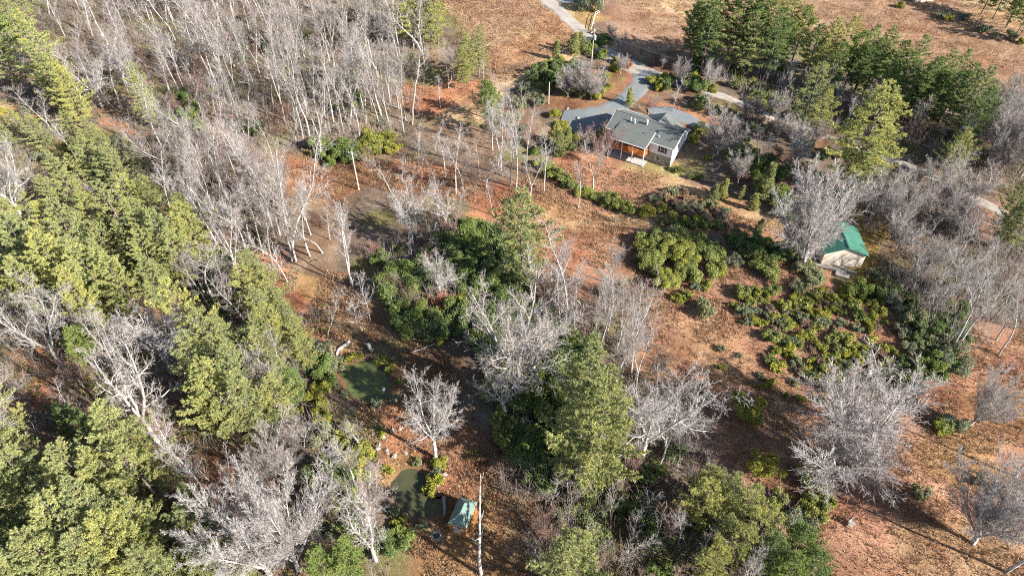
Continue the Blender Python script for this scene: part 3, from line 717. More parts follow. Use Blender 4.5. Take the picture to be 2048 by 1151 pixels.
def rock_mesh(seed):
    r = np.random.default_rng(seed); import bmesh
    bm = bmesh.new(); bmesh.ops.create_icosphere(bm, subdivisions=2, radius=1)
    off = r.normal(0, 1, (6, 3)); am = r.uniform(.1, .3, 6)
    for v in bm.verts:
        d = v.co.normalized(); k = 1 - sum(a * max(0, d.dot(Vector(o).normalized()) - .45) * 2.6 for o, a in zip(off, am)) + r.uniform(-.1, .1)
        v.co = Vector((d.x * k, d.y * k * .8, max(d.z * k * .55, -.25)))
    me = bpy.data.meshes.new('rock'); bm.to_mesh(me); bm.free(); me.materials.append(M['rock']); return me
RK = [rock_mesh(s) for s in range(4)]
ROCKS = [(814, 848, .75, 'pale rock uppermost on the brown slope between the ponds'), (801, 857, .7, 'grey rock just above the middle of the slope between the ponds'), (840, 856, .75, 'grey rock left of the lone bare tree trunk, high on the slope'),
         (783, 862, .6, 'small flat rock near the green shrub on the pond slope'), (764, 874, .9, 'long pale rock beside the small green shrub between the ponds'), (759, 894, .95, 'large pale rock at the left of the pond slope rocks'),
         (774, 903, .9, 'tall grey rock right of the large pale one on the slope'), (789, 912, .8, 'whitish rock lowest on the slope above the lower pond'), (811, 906, .5, 'small rock right of the whitish one above the lower pond'),
         (745, 868, .45, 'little rock at the left end of the pond slope'), (887, 948, .7, 'pale rock on the right bank of the lower pond'), (875, 968, .75, 'pale rock among yellow shrubs at the lower pond edge'), (917, 972, .3, 'little white stone on red brown litter above the cabin'),
         (1157, 237, .8, 'whitish boulder standing alone on the grey gravel parking area'), (1135, 218, .6, 'pale boulder under the bushes at the parking area edge'), (1258, 142, .45, 'white stone on the reddish island inside the driveway bend'),
         (1394, 325, .4, 'pale stone on bare ground right of the house'), (1369, 332, .5, 'pale stone by the yellow bush at the house corner'), (760, 814, .5, 'dark stone on the lower rim of the upper pond'), (725, 728, .4, 'stone at the upper rim of the upper pond'),
         (1286, 344, .4, 'pale stone at the foot of the porch post'), (1263, 338, .35, 'small stone on the grass before the porch')]
for k, (u, v, s, lab) in enumerate(ROCKS):
    x, y, z = at(u, v); o = tag(obj('boulder', RK[k % 4], None, (x, y, z + .08)), lab, 'boulder', 'boulders')
    s *= .72; o.scale = (s * rnd.uniform(.8, 1.25), s, s * rnd.uniform(.8, 1.3)); o.rotation_euler = (0, 0, rnd.uniform(0, 6.2))

def log_(name, pts, r, mat, label, cat):
    W = [Vector(at(u, v)) + Vector((0, 0, r * .7 + dz)) for u, v, dz in pts]; o0 = W[0].copy(); W = [p - o0 for p in W]
    n = len(W) - 1; V, f = tubes([tuple(p) for p in W[:-1]], [tuple(p) for p in W[1:]], [r * (1 - .35 * k / n) for k in range(n)], [r * (1 - .35 * (k + 1) / n) for k in range(n)], 9)
    m = MB(); m.V = [tuple(v) for v in V]; m.Fq = f.tolist() + [list(range(9))[::-1], [len(V) - 9 + i for i in range(9)]]
    return tag(m.build(name, mat, None, o0), label, cat)
log_('fallen_log', [(699, 684, 0), (693, 690, 0), (684, 695, 0), (676, 702, 0), (673, 714, 0), (672, 727, 0)], .3, M['deadwood'], 'whitish curved log on the bank above the upper pond', 'log')
log_('fallen_log', [(888, 994, 0), (889, 1006, 0), (890, 1020, 0), (889, 1032, 0)], .28, M['oldwood'], 'grey log lying between the lower pond and the cabin', 'log')
log_('fallen_log', [(820, 707, .3), (845, 700, .3), (870, 690, .3)], .09, M['deadwood'], 'thin pale fallen pole under the laurels above the ponds', 'log')
log_('fallen_log', [(318, 318, 0), (330, 293, .3), (343, 268, .8)], .16, M['deadwood'], 'pale fallen trunk propped beside the overgrown track', 'log')
log_('fallen_log', [(770, 880, 0), (764, 866, 0), (772, 852, .1)], .1, M['oldwood'], 'short grey branch lying among the pond slope rocks', 'log')
log_('fallen_log', [(1985, 338, .4), (1968, 342, .2), (1955, 352, 0)], .14, M['deadwood'], 'pale broken branch beside the lane at the right edge', 'log')
log_('fallen_log', [(1105, 860, 0), (1128, 830, .2), (1140, 800, .5)], .1, M['deadwood'], 'thin pale fallen trunk in the dark hollow by the central pines', 'log')
log_('fallen_log', [(225, 935, 0), (255, 915, .1), (290, 905, .4)], .13, M['deadwood'], 'white fallen trunk on orange litter in the lower left wood', 'log')
x, y, z = at(744, 702); st = MB(); st.bar((0, 0, -.3), (-.5, .3, 1.5), .3, 9); tag(st.build('tree_stump', M['deadwood'], None, (x, y, z)), 'grey leaning stump on the upper rim of the upper pond', 'stump')
x, y, z = at(768, 779, _w1)
fl = thing('float', 'small white float riding on the green upper pond', 'float', (x, y, _w1))
m = MB(); m.bar((0, 0, -.1), (0, 0, .22), .26, 10); m.build('body', M['white'], fl)
m = MB(); m.bar((0, .05, .22), (0, .05, .55), .09, 8); m.build('stem', M['white'], fl)
# fire ring
x, y, z = at(873, 1072)
fr = thing('fire_ring', 'round grey fire ring on the grass left of the cabin', 'fire ring', (x, y, z))
V = []; f = []; n = 18
for (r_, zz) in ((.56, -.1), (.56, .32), (.47, .32), (.47, .05)): V += [(r_ * math.cos(2 * math.pi * k / n), r_ * math.sin(2 * math.pi * k / n), zz) for k in range(n)]
for a in range(3): f += [[a * n + k, a * n + (k + 1) % n, (a + 1) * n + (k + 1) % n, (a + 1) * n + k] for k in range(n)]
obj('rim', mesh_np('rim', V, [np.array(f)], M['oldwood']), fr)
m = MB(); m.bar((0, 0, -.05), (0, 0, .1), .49, 14); m.build('ash_bed', M['dark'], fr)
for k in range(12):
    a = k * math.pi / 6; m = MB(); m.bar((.72 * math.cos(a), .72 * math.sin(a), -.1), (.72 * math.cos(a), .72 * math.sin(a), .15), .13, 6); m.build('stone', M['rock'], fr)
# weathered seat in the meadow
x, y, z = at(1702, 1050)
sr = thing('bench', 'small weathered grey wooden seat alone on the pinkish meadow', 'bench', (x, y, z), .6)
for k in range(4):
    m = MB(); m.box(-.5, .5, -.3 + k * .16, -.17 + k * .16, .38, .42); m.build('seat_slat', M['oldwood'], sr)
for k in range(3):
    m = MB(); m.box(-.5, .5, .34 + k * .03, .37 + k * .03, .5 + k * .2, .65 + k * .2); m.build('back_slat', M['deadwood'], sr)
for sx in (-.45, .45):
    for sy in (-.26, .3):
        m = MB(); m.box(sx - .04, sx + .04, sy - .04, sy + .04, -.1, .38 if sy < 0 else 1.05); m.build('leg', M['oldwood'], sr)
# low blue-grey roofed shed showing at the far rim of the field
x, y, z = at(1848, 4)
fs = thing('outbuilding', 'low blue grey roofed shed at the far edge of the field', 'shed', (x, y, z), .2)
m = MB(); m.box(-3, 3, 0, 5, -.3, 1.5); m.build('wall', M['beige'], fs)
m = MB(); m.hexa([(-3.4, -.4, 1.4), (3.4, -.4, 1.4), (3.4, 2.5, 2.4), (-3.4, 2.5, 2.4), (-3.4, -.4, 1.5), (3.4, -.4, 1.5), (3.4, 2.5, 2.5), (-3.4, 2.5, 2.5)]); m.build('roof', M['blueroof'], fs)
m = MB(); m.hexa([(-3.4, 2.5, 2.4), (3.4, 2.5, 2.4), (3.4, 5.4, 1.4), (-3.4, 5.4, 1.4), (-3.4, 2.5, 2.5), (3.4, 2.5, 2.5), (3.4, 5.4, 1.5), (-3.4, 5.4, 1.5)]); m.build('roof', M['blueroof'], fs)

# ------------------------------------------------------------------ tree prototypes
def norm3(a):
    l = math.sqrt(a[0] * a[0] + a[1] * a[1] + a[2] * a[2]) or 1; return (a[0] / l, a[1] / l, a[2] / l)
def tilt(d, ang, az):
    ref = (0, 0, 1) if abs(d[2]) < .9 else (1, 0, 0)
    a = norm3((d[1] * ref[2] - d[2] * ref[1], d[2] * ref[0] - d[0] * ref[2], d[0] * ref[1] - d[1] * ref[0]))
    b = (d[1] * a[2] - d[2] * a[1], d[2] * a[0] - d[0] * a[2], d[0] * a[1] - d[1] * a[0])
    c, s = math.cos(ang), math.sin(ang); ca, sa = math.cos(az) * s, math.sin(az) * s
    return norm3(tuple(d[i] * c + a[i] * ca + b[i] * sa for i in range(3)))

def grow(rg, S, p, d, L, r, lev, C):
    n = C['n'][lev]; rm = C['rmin']; wand = C['wander'][lev]; tr = C['trop'][lev]; az = rg.random() * 6.28
    r_end = C['tip'][lev] * r; rc = r
    for i in range(n):
        d = norm3((d[0] + rg.gauss(0, wand), d[1] + rg.gauss(0, wand), d[2] + rg.gauss(0, wand) + tr))
        q = (p[0] + d[0] * L / n, p[1] + d[1] * L / n, p[2] + d[2] * L / n)
        rn = max(rm, r + (r_end - r) * (i + 1) / n)
        S.append((*p, *q, rc, rn, lev))
        if lev + 1 < len(C['n']) and (i + 1) / n > C['start'][lev]:
            k = C['kids'][lev]; k = int(k) + (rg.random() < k - int(k))
            for _ in range(k):
                t = rg.random(); az += 2.4 + rg.gauss(0, .4)
                pos = tuple(p[j] + (q[j] - p[j]) * t for j in range(3))
                cd = tilt(d, R(max(12, rg.gauss(C['ang'][lev], 9))), az)
                prof = 1 - C['prof'][lev] * (i + t) / n
                grow(rg, S, pos, cd, L * C['ratio'][lev] * prof * rg.uniform(.65, 1.25), max(rm, min(rn * .75, r * C['rr'][lev])), lev + 1, C)
        p = q; rc = rn

def bare_proto(name, seed, Hh, C, tmat, cmat, leaders=None, lean=0, nmax=1):
    rg = random.Random(seed); S = []
    d = tilt((0, 0, 1), R(lean), rg.random() * 6.28)
    if leaders is None:
        grow(rg, S, (0, 0, -.3), d, Hh, C['r'], 0, C)
    else:                                   # short bole, then several ascending leaders
        frac, k, a0, a1, ll = leaders
        p = (0, 0, -.3); n = 3
        for i in range(n):
            d = norm3((d[0] + rg.gauss(0, .05), d[1] + rg.gauss(0, .05), d[2])); q = tuple(p[j] + d[j] * frac * Hh / n for j in range(3))
            S.append((*p, *q, C['r'] * (1.25 - .1 * i), C['r'] * (1.15 - .1 * i), 0)); p = q
        az = rg.random() * 6.28
        for j in range(k):
            az += 6.28 / k + rg.gauss(0, .3)
            grow(rg, S, p, tilt(d, R(rg.uniform(a0, a1)), az), Hh * ll * rg.uniform(.8, 1.1), C['r'] * (.75 if k < 4 else .55), 0, C)
    A = np.array(S); lev = A[:, 8]
    zmax = A[:, 5].max()
    A[:, :6] *= 1.0
    t = lev < nmax
    V, f = tubes(A[t, 0:3], A[t, 3:6], A[t, 6], A[t, 7], 7); trunk = mesh_np('trunk', V, [f], tmat, True)
    c = ~t; big = c & (A[:, 6] > .05); small = c & ~big
    pr = []
    if big.any(): pr.append(tubes(A[big, 0:3], A[big, 3:6], A[big, 6], A[big, 7], 4))
    pr.append(tubes(A[small, 0:3], A[small, 3:6], A[small, 6], A[small, 7], 3))
    V, f = join(pr); crown = mesh_np('crown', V, f, cmat)
    return dict(parts=[('trunk', trunk), ('crown', crown)], h=float(zmax))

def tuft_mesh(P, D, L, Wd, nb, rg, spread=.9, face=None):
    """nb narrow blades from each point P about direction D"""
    n = len(P); P = np.repeat(P, nb, 0); D = np.repeat(D, nb, 0)
    d = D + rg.normal(0, spread, D.shape) * .6
    if face == 'out': d = rg.normal(0, 1, D.shape) + D * .25 - [0, 0, .25]
    d /= np.linalg.norm(d, axis=1, keepdims=True) + 1e-9
    s = np.cross(d, rg.normal(0, 1, d.shape) if face is None else D + rg.normal(0, .38, d.shape) if face == 'out' else D * [1., 1., .4] + rg.normal(0, .4, d.shape) + [0, 0, .35]); s /= np.linalg.norm(s, axis=1, keepdims=True) + 1e-9
    l = (L * rg.uniform(.6, 1.25, len(P)))[:, None]; w_ = (Wd * rg.uniform(.7, 1.3, len(P)))[:, None]
    a = P; b = P + d * l * .55 + s * w_ * .5; c = P + d * l; e = P + d * l * .55 - s * w_ * .5
    V = np.stack([a, b, c, e], 1).reshape(-1, 3)
    return V, np.arange(len(V)).reshape(-1, 4)

def pine_proto(seed, Hh, rad, dens, leafm, gap=1.1, clear=.22, pw=1.0, drop=.0, bl=.28):
    rg = random.Random(seed); ng = np.random.default_rng(seed); segs = []; P = []; D = []
    zs = np.linspace(-.3, Hh, 10); cx = np.cumsum(ng.normal(0, .09, 10)); cy = np.cumsum(ng.normal(0, .09, 10)); cx -= cx[0]; cy -= cy[0]
    axis = lambda z: (float(np.interp(z, zs, cx)), float(np.interp(z, zs, cy)), z)
    r0 = Hh * .0125 + .05; small = Hh < 9
    tr = [(axis(zs[k]), axis(zs[k + 1]), r0 * (1 - .92 * k / 9), r0 * (1 - .92 * (k + 1) / 9)) for k in range(9)]
    V, f = tubes([a[0] for a in tr], [a[1] for a in tr], [a[2] for a in tr], [a[3] for a in tr], 7); trunk = mesh_np('trunk', V, [f], M['pinebark'], True)
    z = clear * Hh
    lob = [rg.uniform(.7, 1.25) for _ in range(9)]
    while z < Hh * .985:
        t = (z / Hh - clear) / (1 - clear)
        prof = min(1, .5 + 2.0 * t) * (1 - t) ** (.80 * pw) * 1.2
        nb = 5 if t < .8 else 4
        a0 = rg.random() * 6.28; zj = rg.uniform(.72, 1.22)
        for k in range(nb):
            if rg.random() < drop: continue
            az = a0 + k * 6.28 / nb + rg.gauss(0, .22)
            L = max(.4, rad * prof * zj * rg.uniform(.6, 1.2) * lob[int((az % 6.283) / 6.284 * 9)])
            el = R(-10 + 50 * t + rg.gauss(0, 3.5)); st = .55 if not small else .28
            d = (math.cos(az) * math.cos(el), math.sin(az) * math.cos(el), math.sin(el)); p = axis(z + rg.uniform(-.06, .06)); n = max(3, int(L / st)); st = L / n
            for i in range(n):
                d = norm3((d[0] + rg.gauss(0, .05), d[1] + rg.gauss(0, .05), d[2] + .035 + .05 * i / n)); q = tuple(p[j] + d[j] * st for j in range(3))
                segs.append((*p, *q, max(.016, .045 * (1 - i / n) * L / rad * 1.4), max(.012, .045 * (1 - (i + 1) / n) * L / rad * 1.4)))
                if i >= n * .15:
                    for sgn in (-1, 1):
                        for _q in range(1 + (rg.random() < dens * .55)):
                            sL = rg.uniform(.4, .95) * (1.15 - .75 * i / n) * min(1.25, L / 2.6 + .25)
                            sa = math.atan2(d[1], d[0]) + sgn * R(rg.uniform(30, 62)); sdv = norm3((math.cos(sa), math.sin(sa), d[2] * .7 + rg.uniform(-.05, .12)))
                            b = tuple(p[j] + (q[j] - p[j]) * rg.random() for j in range(3)); m = max(2, int(sL / .15))
                            for u_ in range(1, m + 1):
                                P.append(tuple(b[j] + sdv[j] * sL * u_ / m + rg.gauss(0, .04) for j in range(3))); D.append((sdv[0], sdv[1], sdv[2] + .35))
                    P.append(q); D.append((d[0], d[1], d[2] + .35))
                p = q
            for _ in range(2): P.append(p); D.append((d[0], d[1], d[2] + .3))
        z += gap * rg.uniform(.8, 1.2) * (1 - .4 * t)
    for dz in (0, .25, .5): P.append(axis(Hh - dz)); D.append((0, 0, 1.5))
    A = np.array(segs); Vb, fb = tubes(A[:, :3], A[:, 3:6], A[:, 6], A[:, 7], 3); br = mesh_np('branches', Vb, [fb], M['pinebark'])
    Vl, fl = tuft_mesh(np.array(P), np.array(D), bl * 1.1, .056, 18, ng, .95, 'up'); cr = mesh_np('needles', Vl, [fl], leafm)
    return dict(parts=[('trunk', trunk), ('branches', br), ('crown', cr)], h=Hh)

def bush_proto(seed, rad, leafm, leaf=.2, wide=.085, nb=6, cover=.85, tall=.9, lobes=10, stem='graybark', twigs=0):
    rg = random.Random(seed); ng = np.random.default_rng(seed)
    C = [(rad * rg.uniform(-.2, .2), rad * rg.uniform(-.2, .2), rad * tall * .4, rad * .48)]
    for k in range(lobes):
        a = rg.random() * 6.28; q = rg.uniform(.3, .95) * rad
        C.append((q * math.cos(a), q * math.sin(a), rad * tall * rg.uniform(.2, .85), rad * rg.uniform(.18, .42)))
    P = []; D = []; segs = []
    for cx, cy, cz, cr in C:
        n = int(cover * 16 * cr * cr / (leaf * leaf * 1.1)) + 14
        d = ng.normal(0, 1, (n, 3)); d[:, 2] = np.abs(d[:, 2]) - .25; d /= np.linalg.norm(d, axis=1, keepdims=True)
        rr = cr * (1.05 - np.abs(ng.normal(-.04, .24, n)))[:, None]
        pts = np.array([cx, cy, cz]) + d * rr; ok = pts[:, 2] > .05; P.append(pts[ok]); D.append((d * [.8, .8, .5] + [0, 0, .45])[ok])
        segs.append((0, 0, -.15, cx * .5, cy * .5, cz * .5, .05, .04)); segs.append((cx * .5, cy * .5, cz * .5, cx, cy, cz, .04, .025))
        for _ in range(4 + twigs):
            v = norm3((rg.gauss(0, 1), rg.gauss(0, 1), abs(rg.gauss(.5, .7)))); k_ = cr * (1.0 if not twigs else rg.uniform(.9, 1.35))
            segs.append((cx, cy, cz, cx + v[0] * k_, cy + v[1] * k_, cz + v[2] * k_, .02, .01))
    P = np.concatenate(P); D = np.concatenate(D)
    Vl, fl = tuft_mesh(P, D, leaf, wide, nb, ng, 1.1, 'out'); cr_ = mesh_np('leaves', Vl, [fl], leafm)
    A = np.array(segs); Vb, fb = tubes(A[:, :3], A[:, 3:6], A[:, 6], A[:, 7], 4); stm = mesh_np('stems', Vb, [fb], M[stem])
    return dict(parts=[('stems', stm), ('leaves', cr_)], h=rad)

CF = dict(n=[10, 5, 3, 2], start=[.42, .15, .1, 1], kids=[2.4, 2.0, 1.9, 0], ang=[44, 40, 40, 0], wander=[.045, .10, .13, .15], trop=[.03, .10, .05, .02],
          ratio=[.30, .42, .48, 0], prof=[.62, .45, .3, 0], rr=[.34, .40, .5, 0], tip=[.12, .25, .45, .7], rmin=.0105, r=.20)
CS_ = dict(n=[7, 6, 4, 2], start=[.2, .15, .1, 1], kids=[1.9, 1.8, 2.2, 0], ang=[46, 44, 42, 0], wander=[.15, .17, .18, .2], trop=[.06, .07, .04, .02],
           ratio=[.44, .44, .45, 0], prof=[.45, .4, .3, 0], rr=[.42, .40, .45, 0], tip=[.16, .22, .4, .7], rmin=.0095, r=.27)
CV = dict(n=[8, 6, 4, 2], start=[.15, .15, .1, 1], kids=[2.3, 2.4, 2.5, 0], ang=[30, 30, 30, 0], wander=[.035, .06, .08, .1], trop=[.04, .04, .03, .02],
          ratio=[.42, .42, .45, 0], prof=[.5, .4, .3, 0], rr=[.36, .38, .45, 0], tip=[.13, .22, .45, .7], rmin=.0075, r=.19)
CSL = dict(n=[9, 4, 3], start=[.25, .1, 1], kids=[2.6, 2.4, 0], ang=[48, 42, 0], wander=[.05, .1, .13], trop=[.02, .08, .05],
           ratio=[.30, .45, 0], prof=[.6, .4, 0], rr=[.4, .55, 0], tip=[.12, .4, .6], rmin=.014, r=.085)
def upd(c, **k): d = dict(c); d.update(k); return d
PR = {}
PR['forest'] = []
for s in range(8):
    look = ['straight', 'forked', 'crooked', 'leaning'][s % 4]; c = upd(CF); ld = None; ln = 0
    if look == 'forked': ld = (.3, 2, 8, 16, .74); c = upd(CF, start=[.3, .15, .1, 1], ratio=[.36, .42, .48, 0])
    if look == 'crooked': c = upd(CF, wander=[.12, .16, .18, .2])
    if look == 'leaning': ln = 8
    PR['forest'].append(dict(bare_proto('forest', 100 + s, 20, c, M['bark'], M['twig'], ld, ln), look=look + ' pale bare tree', nm='forked_bare_tree' if look == 'forked' else 'bare_tree'))
PR['spread'] = [dict(bare_proto('spread', 200 + s, 15, upd(CS_), M['bark'], M['twig'], (.25, [4, 5, 3, 5][s], 16, 40, .66), nmax=2), look='broad crooked bare tree', nm='spreading_bare_tree') for s in range(4)]
PR['vase'] = [dict(bare_proto('vase', 300 + s, 12, upd(CV), M['graybark'], M['twig'], (.12, 6, 8, 34, .72)), look='fan shaped bare tree', nm='fan_shaped_bare_tree') for s in range(3)]
PR['dome'] = [dict(bare_proto('dome', 350 + s, 12, upd(CV, kids=[2.2, 2.2, 2.3, 0], ang=[36, 34, 34, 0]), M['bark'], M['twig'], (.1, 11, 4, [56, 48][s], .66)), look='dome crowned bare tree', nm='dome_crowned_bare_tree') for s in range(2)]
PR['slim'] = [dict(bare_proto('slim', 400 + s, 10, upd(CSL, wander=[[.05, .1, .13], [.12, .15, .15], [.04, .1, .13], [.09, .12, .15]][s]), M['bark'], M['twig'], None, [0, 6, 0, 12][s]), look=['slender straight sapling', 'slender crooked sapling', 'slender upright sapling', 'slender tilted sapling'][s], nm='sapling') for s in range(4)]
PR['redslim'] = [dict(bare_proto('red', 450 + s, 8, upd(CSL, kids=[3.2, 2.8, 0]), M['graybark'], M['redtwig'], (.1, 4, 6, 26, .8)), look='reddish twiggy bare sapling', nm='reddish_sapling') for s in range(2)]
PR['snag'] = [dict(bare_proto('snag', 500 + s, 16, upd(CF, kids=[.9, .6, .3, 0], ratio=[.16, .4, .4, 0], start=[.35, .3, .3, 1]), M['deadwood'], M['deadwood']), look='dead white snag', nm='dead_snag') for s in range(2)]
PR['pine'] = [dict(pine_proto(600 + s, 20, [5.0, 5.4, 4.0, 5.0, 4.8, 5.6][s], [1, .85, 1, .75, 1, .95][s], M['pine'], [1.3, 1.65, 1.15, 1.75, 1.25, 1.45][s], [.2, .25, .15, .3, .2, .18][s], [1, .85, 1.15, .9, 1, .8][s], [0, .12, 0, .2, .05, .08][s]), look=['full yellow green pine', 'open layered pine', 'narrow pointed pine', 'thin ragged pine', 'bushy yellow green pine', 'wide feathery pine'][s], nm='pine_tree') for s in range(6)]
PR['darkpine'] = [dict(pine_proto(650 + s, 18, [4.6, 5.0, 4.2][s], 1, M['bluepine'], [1.1, 1.2, 1.0][s], .3, .8, .06), look=['dark green pine', 'wide dark green pine', 'narrow dark green pine'][s], nm='dark_pine_tree') for s in range(3)]
PR['conifer'] = [dict(pine_proto(670 + s, 6, 1.7, 1.0, M['pine'], .55, .04, 1.1, 0, .25), look='small dense conifer', nm='young_conifer') for s in range(2)]
def bushes(kind, seed, leafm, look, nm, sizes=(.7, .85, 1.4, 1.6, 2.4, 2.7), **k):
    PR[kind] = [dict(bush_proto(seed + j, r_, leafm, **k), look=look, nm=nm, rad=r_) for j, r_ in enumerate(sizes)]
bushes('rhodo', 700, M['rhodo'], 'glossy green rhododendron', 'rhododendron')
bushes('laurel', 720, M['laurel'], 'dark green laurel', 'laurel_bush', tall=1.15)
bushes('yellow', 740, M['yellow'], 'yellow green bush', 'yellow_green_bush', cover=.8)
bushes('sage', 760, M['sage'], 'grey green bush', 'grey_green_bush', cover=.55, leaf=.22, twigs=14)
bushes('rust', 780, M['rust'], 'rust leaved young oak', 'young_oak', cover=.45, tall=1.15, twigs=8)
bushes('twiggy', 785, M['brownleaf'], 'brown twiggy shrub', 'brown_twiggy_shrub', cover=.4, leaf=.2, twigs=18)
bushes('cone', 790, M['yellow'], 'clipped upright evergreen', 'evergreen_shrub', tall=1.7, lobes=5, cover=1.2)

# ------------------------------------------------------------------ planting
TONE_ = (.1, .9)
ITEMS = []       # every planted thing: root object, zone phrase, look, size
SPOTS = []
HR = [np.array(H3(x, y, 0)[:2]) + HC for x, y in ((-1, -3.6), (15.6, -3.6), (15.6, 10.5), (-1, 10.5))]
def clear_of(x, y, road=1.2):
    for P, wd in ROADS:
        d = np.hypot(P[:, 0] - x, P[:, 1] - y) - wd / 2
        if d.min() < road: return False
    for P, wz in POND_POLY:
        if float(sdist(np.array(x), np.array(y), P)) < .6: return False
    return float(sdist(np.array(x), np.array(y), [tuple(p) for p in HR])) > .4
cnt = {}
def plant(kind, x, y, size, zone, label=None, var=None, wide=1):
    pl = PR[kind]; bush = 'rad' in pl[0]
    if bush: p = min(pl, key=lambda q: abs(math.log(q['rad'] / size)) + random.Random(int(x * 31 + y * 57) + int(q['rad'] * 100)).uniform(0, .25))
    else:
        cnt[kind] = cnt.get(kind, 3) + 1
        p = pl[(cnt[kind] * 5 + cnt[kind] // len(pl)) % len(pl)] if var is None else pl[var]
    z = float(hz(np.array(x), np.array(y)))
    if bush: size *= 1.22
    pp = [pix(x, y, z + q * size) for q in (0, .5, 1)]
    if not any(-50 < a < 2098 and -50 < c < 1200 for a, c in pp): return None
    root = obj(p['nm'], None, None, (x, y, z)); s = size / (p['rad'] if bush else p['h'])
    rs = random.Random(int(x * 37) * 1009 + int(y * 41))
    root.rotation_euler = (0, 0, rs.uniform(0, 6.283))
    w_ = 1 if bush else (s ** .85) / s * rs.uniform(.9, 1.12) * wide
    root.scale = (s * w_, s * w_, s * (rs.uniform(.85, 1.15) if bush else 1))
    tone_ = min(1, max(0, rs.uniform(*TONE_)))
    for nm, me in p['parts']:
        po = obj(nm, me, root)
        po.color = (tone_, tone_, tone_, 1)
        if nm == 'branches': po['kind'] = 'stuff'
    ITEMS.append(dict(o=root, zone=zone, look=p['look'], size=size, label=label, pos=(x, y, z), kind=p['nm'])); SPOTS.append((x, y, 1.0 if bush else 2.0))
    return root

def B(zone, kind, rows, var=None):         # base pixel and top pixel
    for r_ in rows:
        u, v, vt = r_[:3]; x, y, z = at(u, v); plant(kind, x, y, height(u, v, vt), zone, r_[3] if len(r_) > 3 else None, r_[4] if len(r_) > 4 else var, r_[5] if len(r_) > 5 else 1)
def C_(zone, kind, rows, k=.55):           # crown centre pixel and height in metres
    for r_ in rows:
        u, v, h = r_[:3]; x, y, z = at(u, v, h * k); plant(kind, x, y, h, zone, r_[3] if len(r_) > 3 else None, r_[4] if len(r_) > 4 else None, r_[5] if len(r_) > 5 else 1)
def S_(zone, kind, rows):                  # shrub centre pixel and radius in metres
    for r_ in rows:
        u, v, rad = r_[:3]; x, y, z = at(u, v, rad * .4); plant(kind, x, y, rad, zone, r_[3] if len(r_) > 3 else None)
def fill(zone, poly, n, mix, mind=2.2, seed=0, road=1.2):
    rg = random.Random(seed); W = wpoly(poly); xs = [p[0] for p in W]; ys = [p[1] for p in W]; k = 0; tries = 0
    tot = sum(m[1] for m in mix)
    while k < n and tries < n * 40:
        tries += 1; x = rg.uniform(min(xs), max(xs)); y = rg.uniform(min(ys), max(ys))
        if float(sdist(np.array(x), np.array(y), W)) > 0 or not clear_of(x, y, road): continue
        a = rg.uniform(0, tot)
        for kd, wgt, lo, hi in mix:
            a -= wgt
            if a <= 0: break
        md = mind * (.6 if 'rad' in PR[kd][0] else 1)
        if any((x - sx) ** 2 + (y - sy) ** 2 < md * md for sx, sy, _ in SPOTS[-500:]): continue
        plant(kd, x, y, rg.uniform(lo, hi), zone); k += 1

TONE_ = (.55, 1.05)
# --- hand placed trees; base pixel, top pixel
ZP = 'along the path above the ponds'
B(ZP, 'forest', [(592, 522, 292, 'tallest pale twin trunk tree at the edge of the clearing left of centre', 4), (583, 520, 285, 'pale tree pressed against the tallest twin trunk in the left clearing', 6), (707, 575, 412, 'right stem of the pale pair above the dark laurel thicket', 0), (702, 573, 425, 'left stem of the pale pair above the dark laurel thicket', 2),
    (620, 512, 375), (646, 506, 385), (660, 480, 400), (622, 470, 370), (560, 470, 300), (545, 455, 280), (530, 430, 270), (610, 440, 335), (680, 470, 410)])
B(ZP, 'slim', [(575, 563, 430, 'slender pale sapling standing alone on orange litter'), (655, 671, 575, 'leaning little bare tree on the gold bank above the upper pond', 3), (725, 660, 540), (740, 640, 520)])
B('in the middle of the brown clearing', 'spread', [(826, 490, 362, 'broad bare tree with low limbs at the thicket top', 0), (893, 462, 370, 'broad bare tree right of the one at the thicket top', 2)])
B('beside the bare utility pole', 'slim', [(783, 384, 310, 'tilted bushy sapling right of the bare utility pole', 1), (815, 385, 315, 'thin leaning sapling farther right of the bare utility pole', 3)])
B('in the dark laurel thicket', 'spread', [(879, 592, 500, 'small silvery crooked tree inside the dark laurel thicket', 3)])
ZL = 'in the row below the grassy cut'
B(ZL, 'forest', [(836, 362, 240), (912, 388, 250), (926, 378, 262), (972, 374, 245), (960, 360, 255), (890, 360, 255), (1003, 350, 190), (1020, 372, 210), (1032, 378, 225), (985, 300, 190), (870, 300, 240), (1088, 382, 255, 'thin pale tree at the lower left of the shrubby bank by the house'), (1052, 345, 210), (1060, 400, 300)])
ZH = 'on the lawn below the house'
B(ZH, 'forest', [(1156, 415, 318, 'pale tree standing out on the orange meadow below the house', 0), (1186, 380, 258, 'pale tree with reddish twigs before the porch', 1)])
B(ZH, 'redslim', [(1165, 300, 248), (1215, 318, 250), (1198, 330, 262)])
B('round the driveway shrubs', 'slim', [(1345, 224, 140, 'slender pale tree on the island between driveway and lane', 0), (1415, 228, 170)])
B('in the bushy triangle beside the driveway', 'vase', [(1162, 196, 118), (1182, 200, 122), (1145, 185, 115), (1135, 195, 125)])
B('in the bushy triangle beside the driveway', 'slim', [(1195, 178, 95)])
B('beside the lane fork', 'vase', [(1242, 112, 62), (1240, 147, 108), (1220, 76, 38), (1281, 118, 84), (1324, 135, 103), (1355, 165, 115), (1420, 155, 100), (1417, 180, 115)])
B('beside the reddish shrub behind the house', 'redslim', [(1296, 228, 192)])
ZB = 'between house and green roofed shed'
B(ZB, 'dome', [(1436, 308, 208, 'round headed bare tree right of the house', 1, 1.1), (1606, 536, 335, 'big fan shaped bare tree in front of the green roofed shed', 1, .95)])
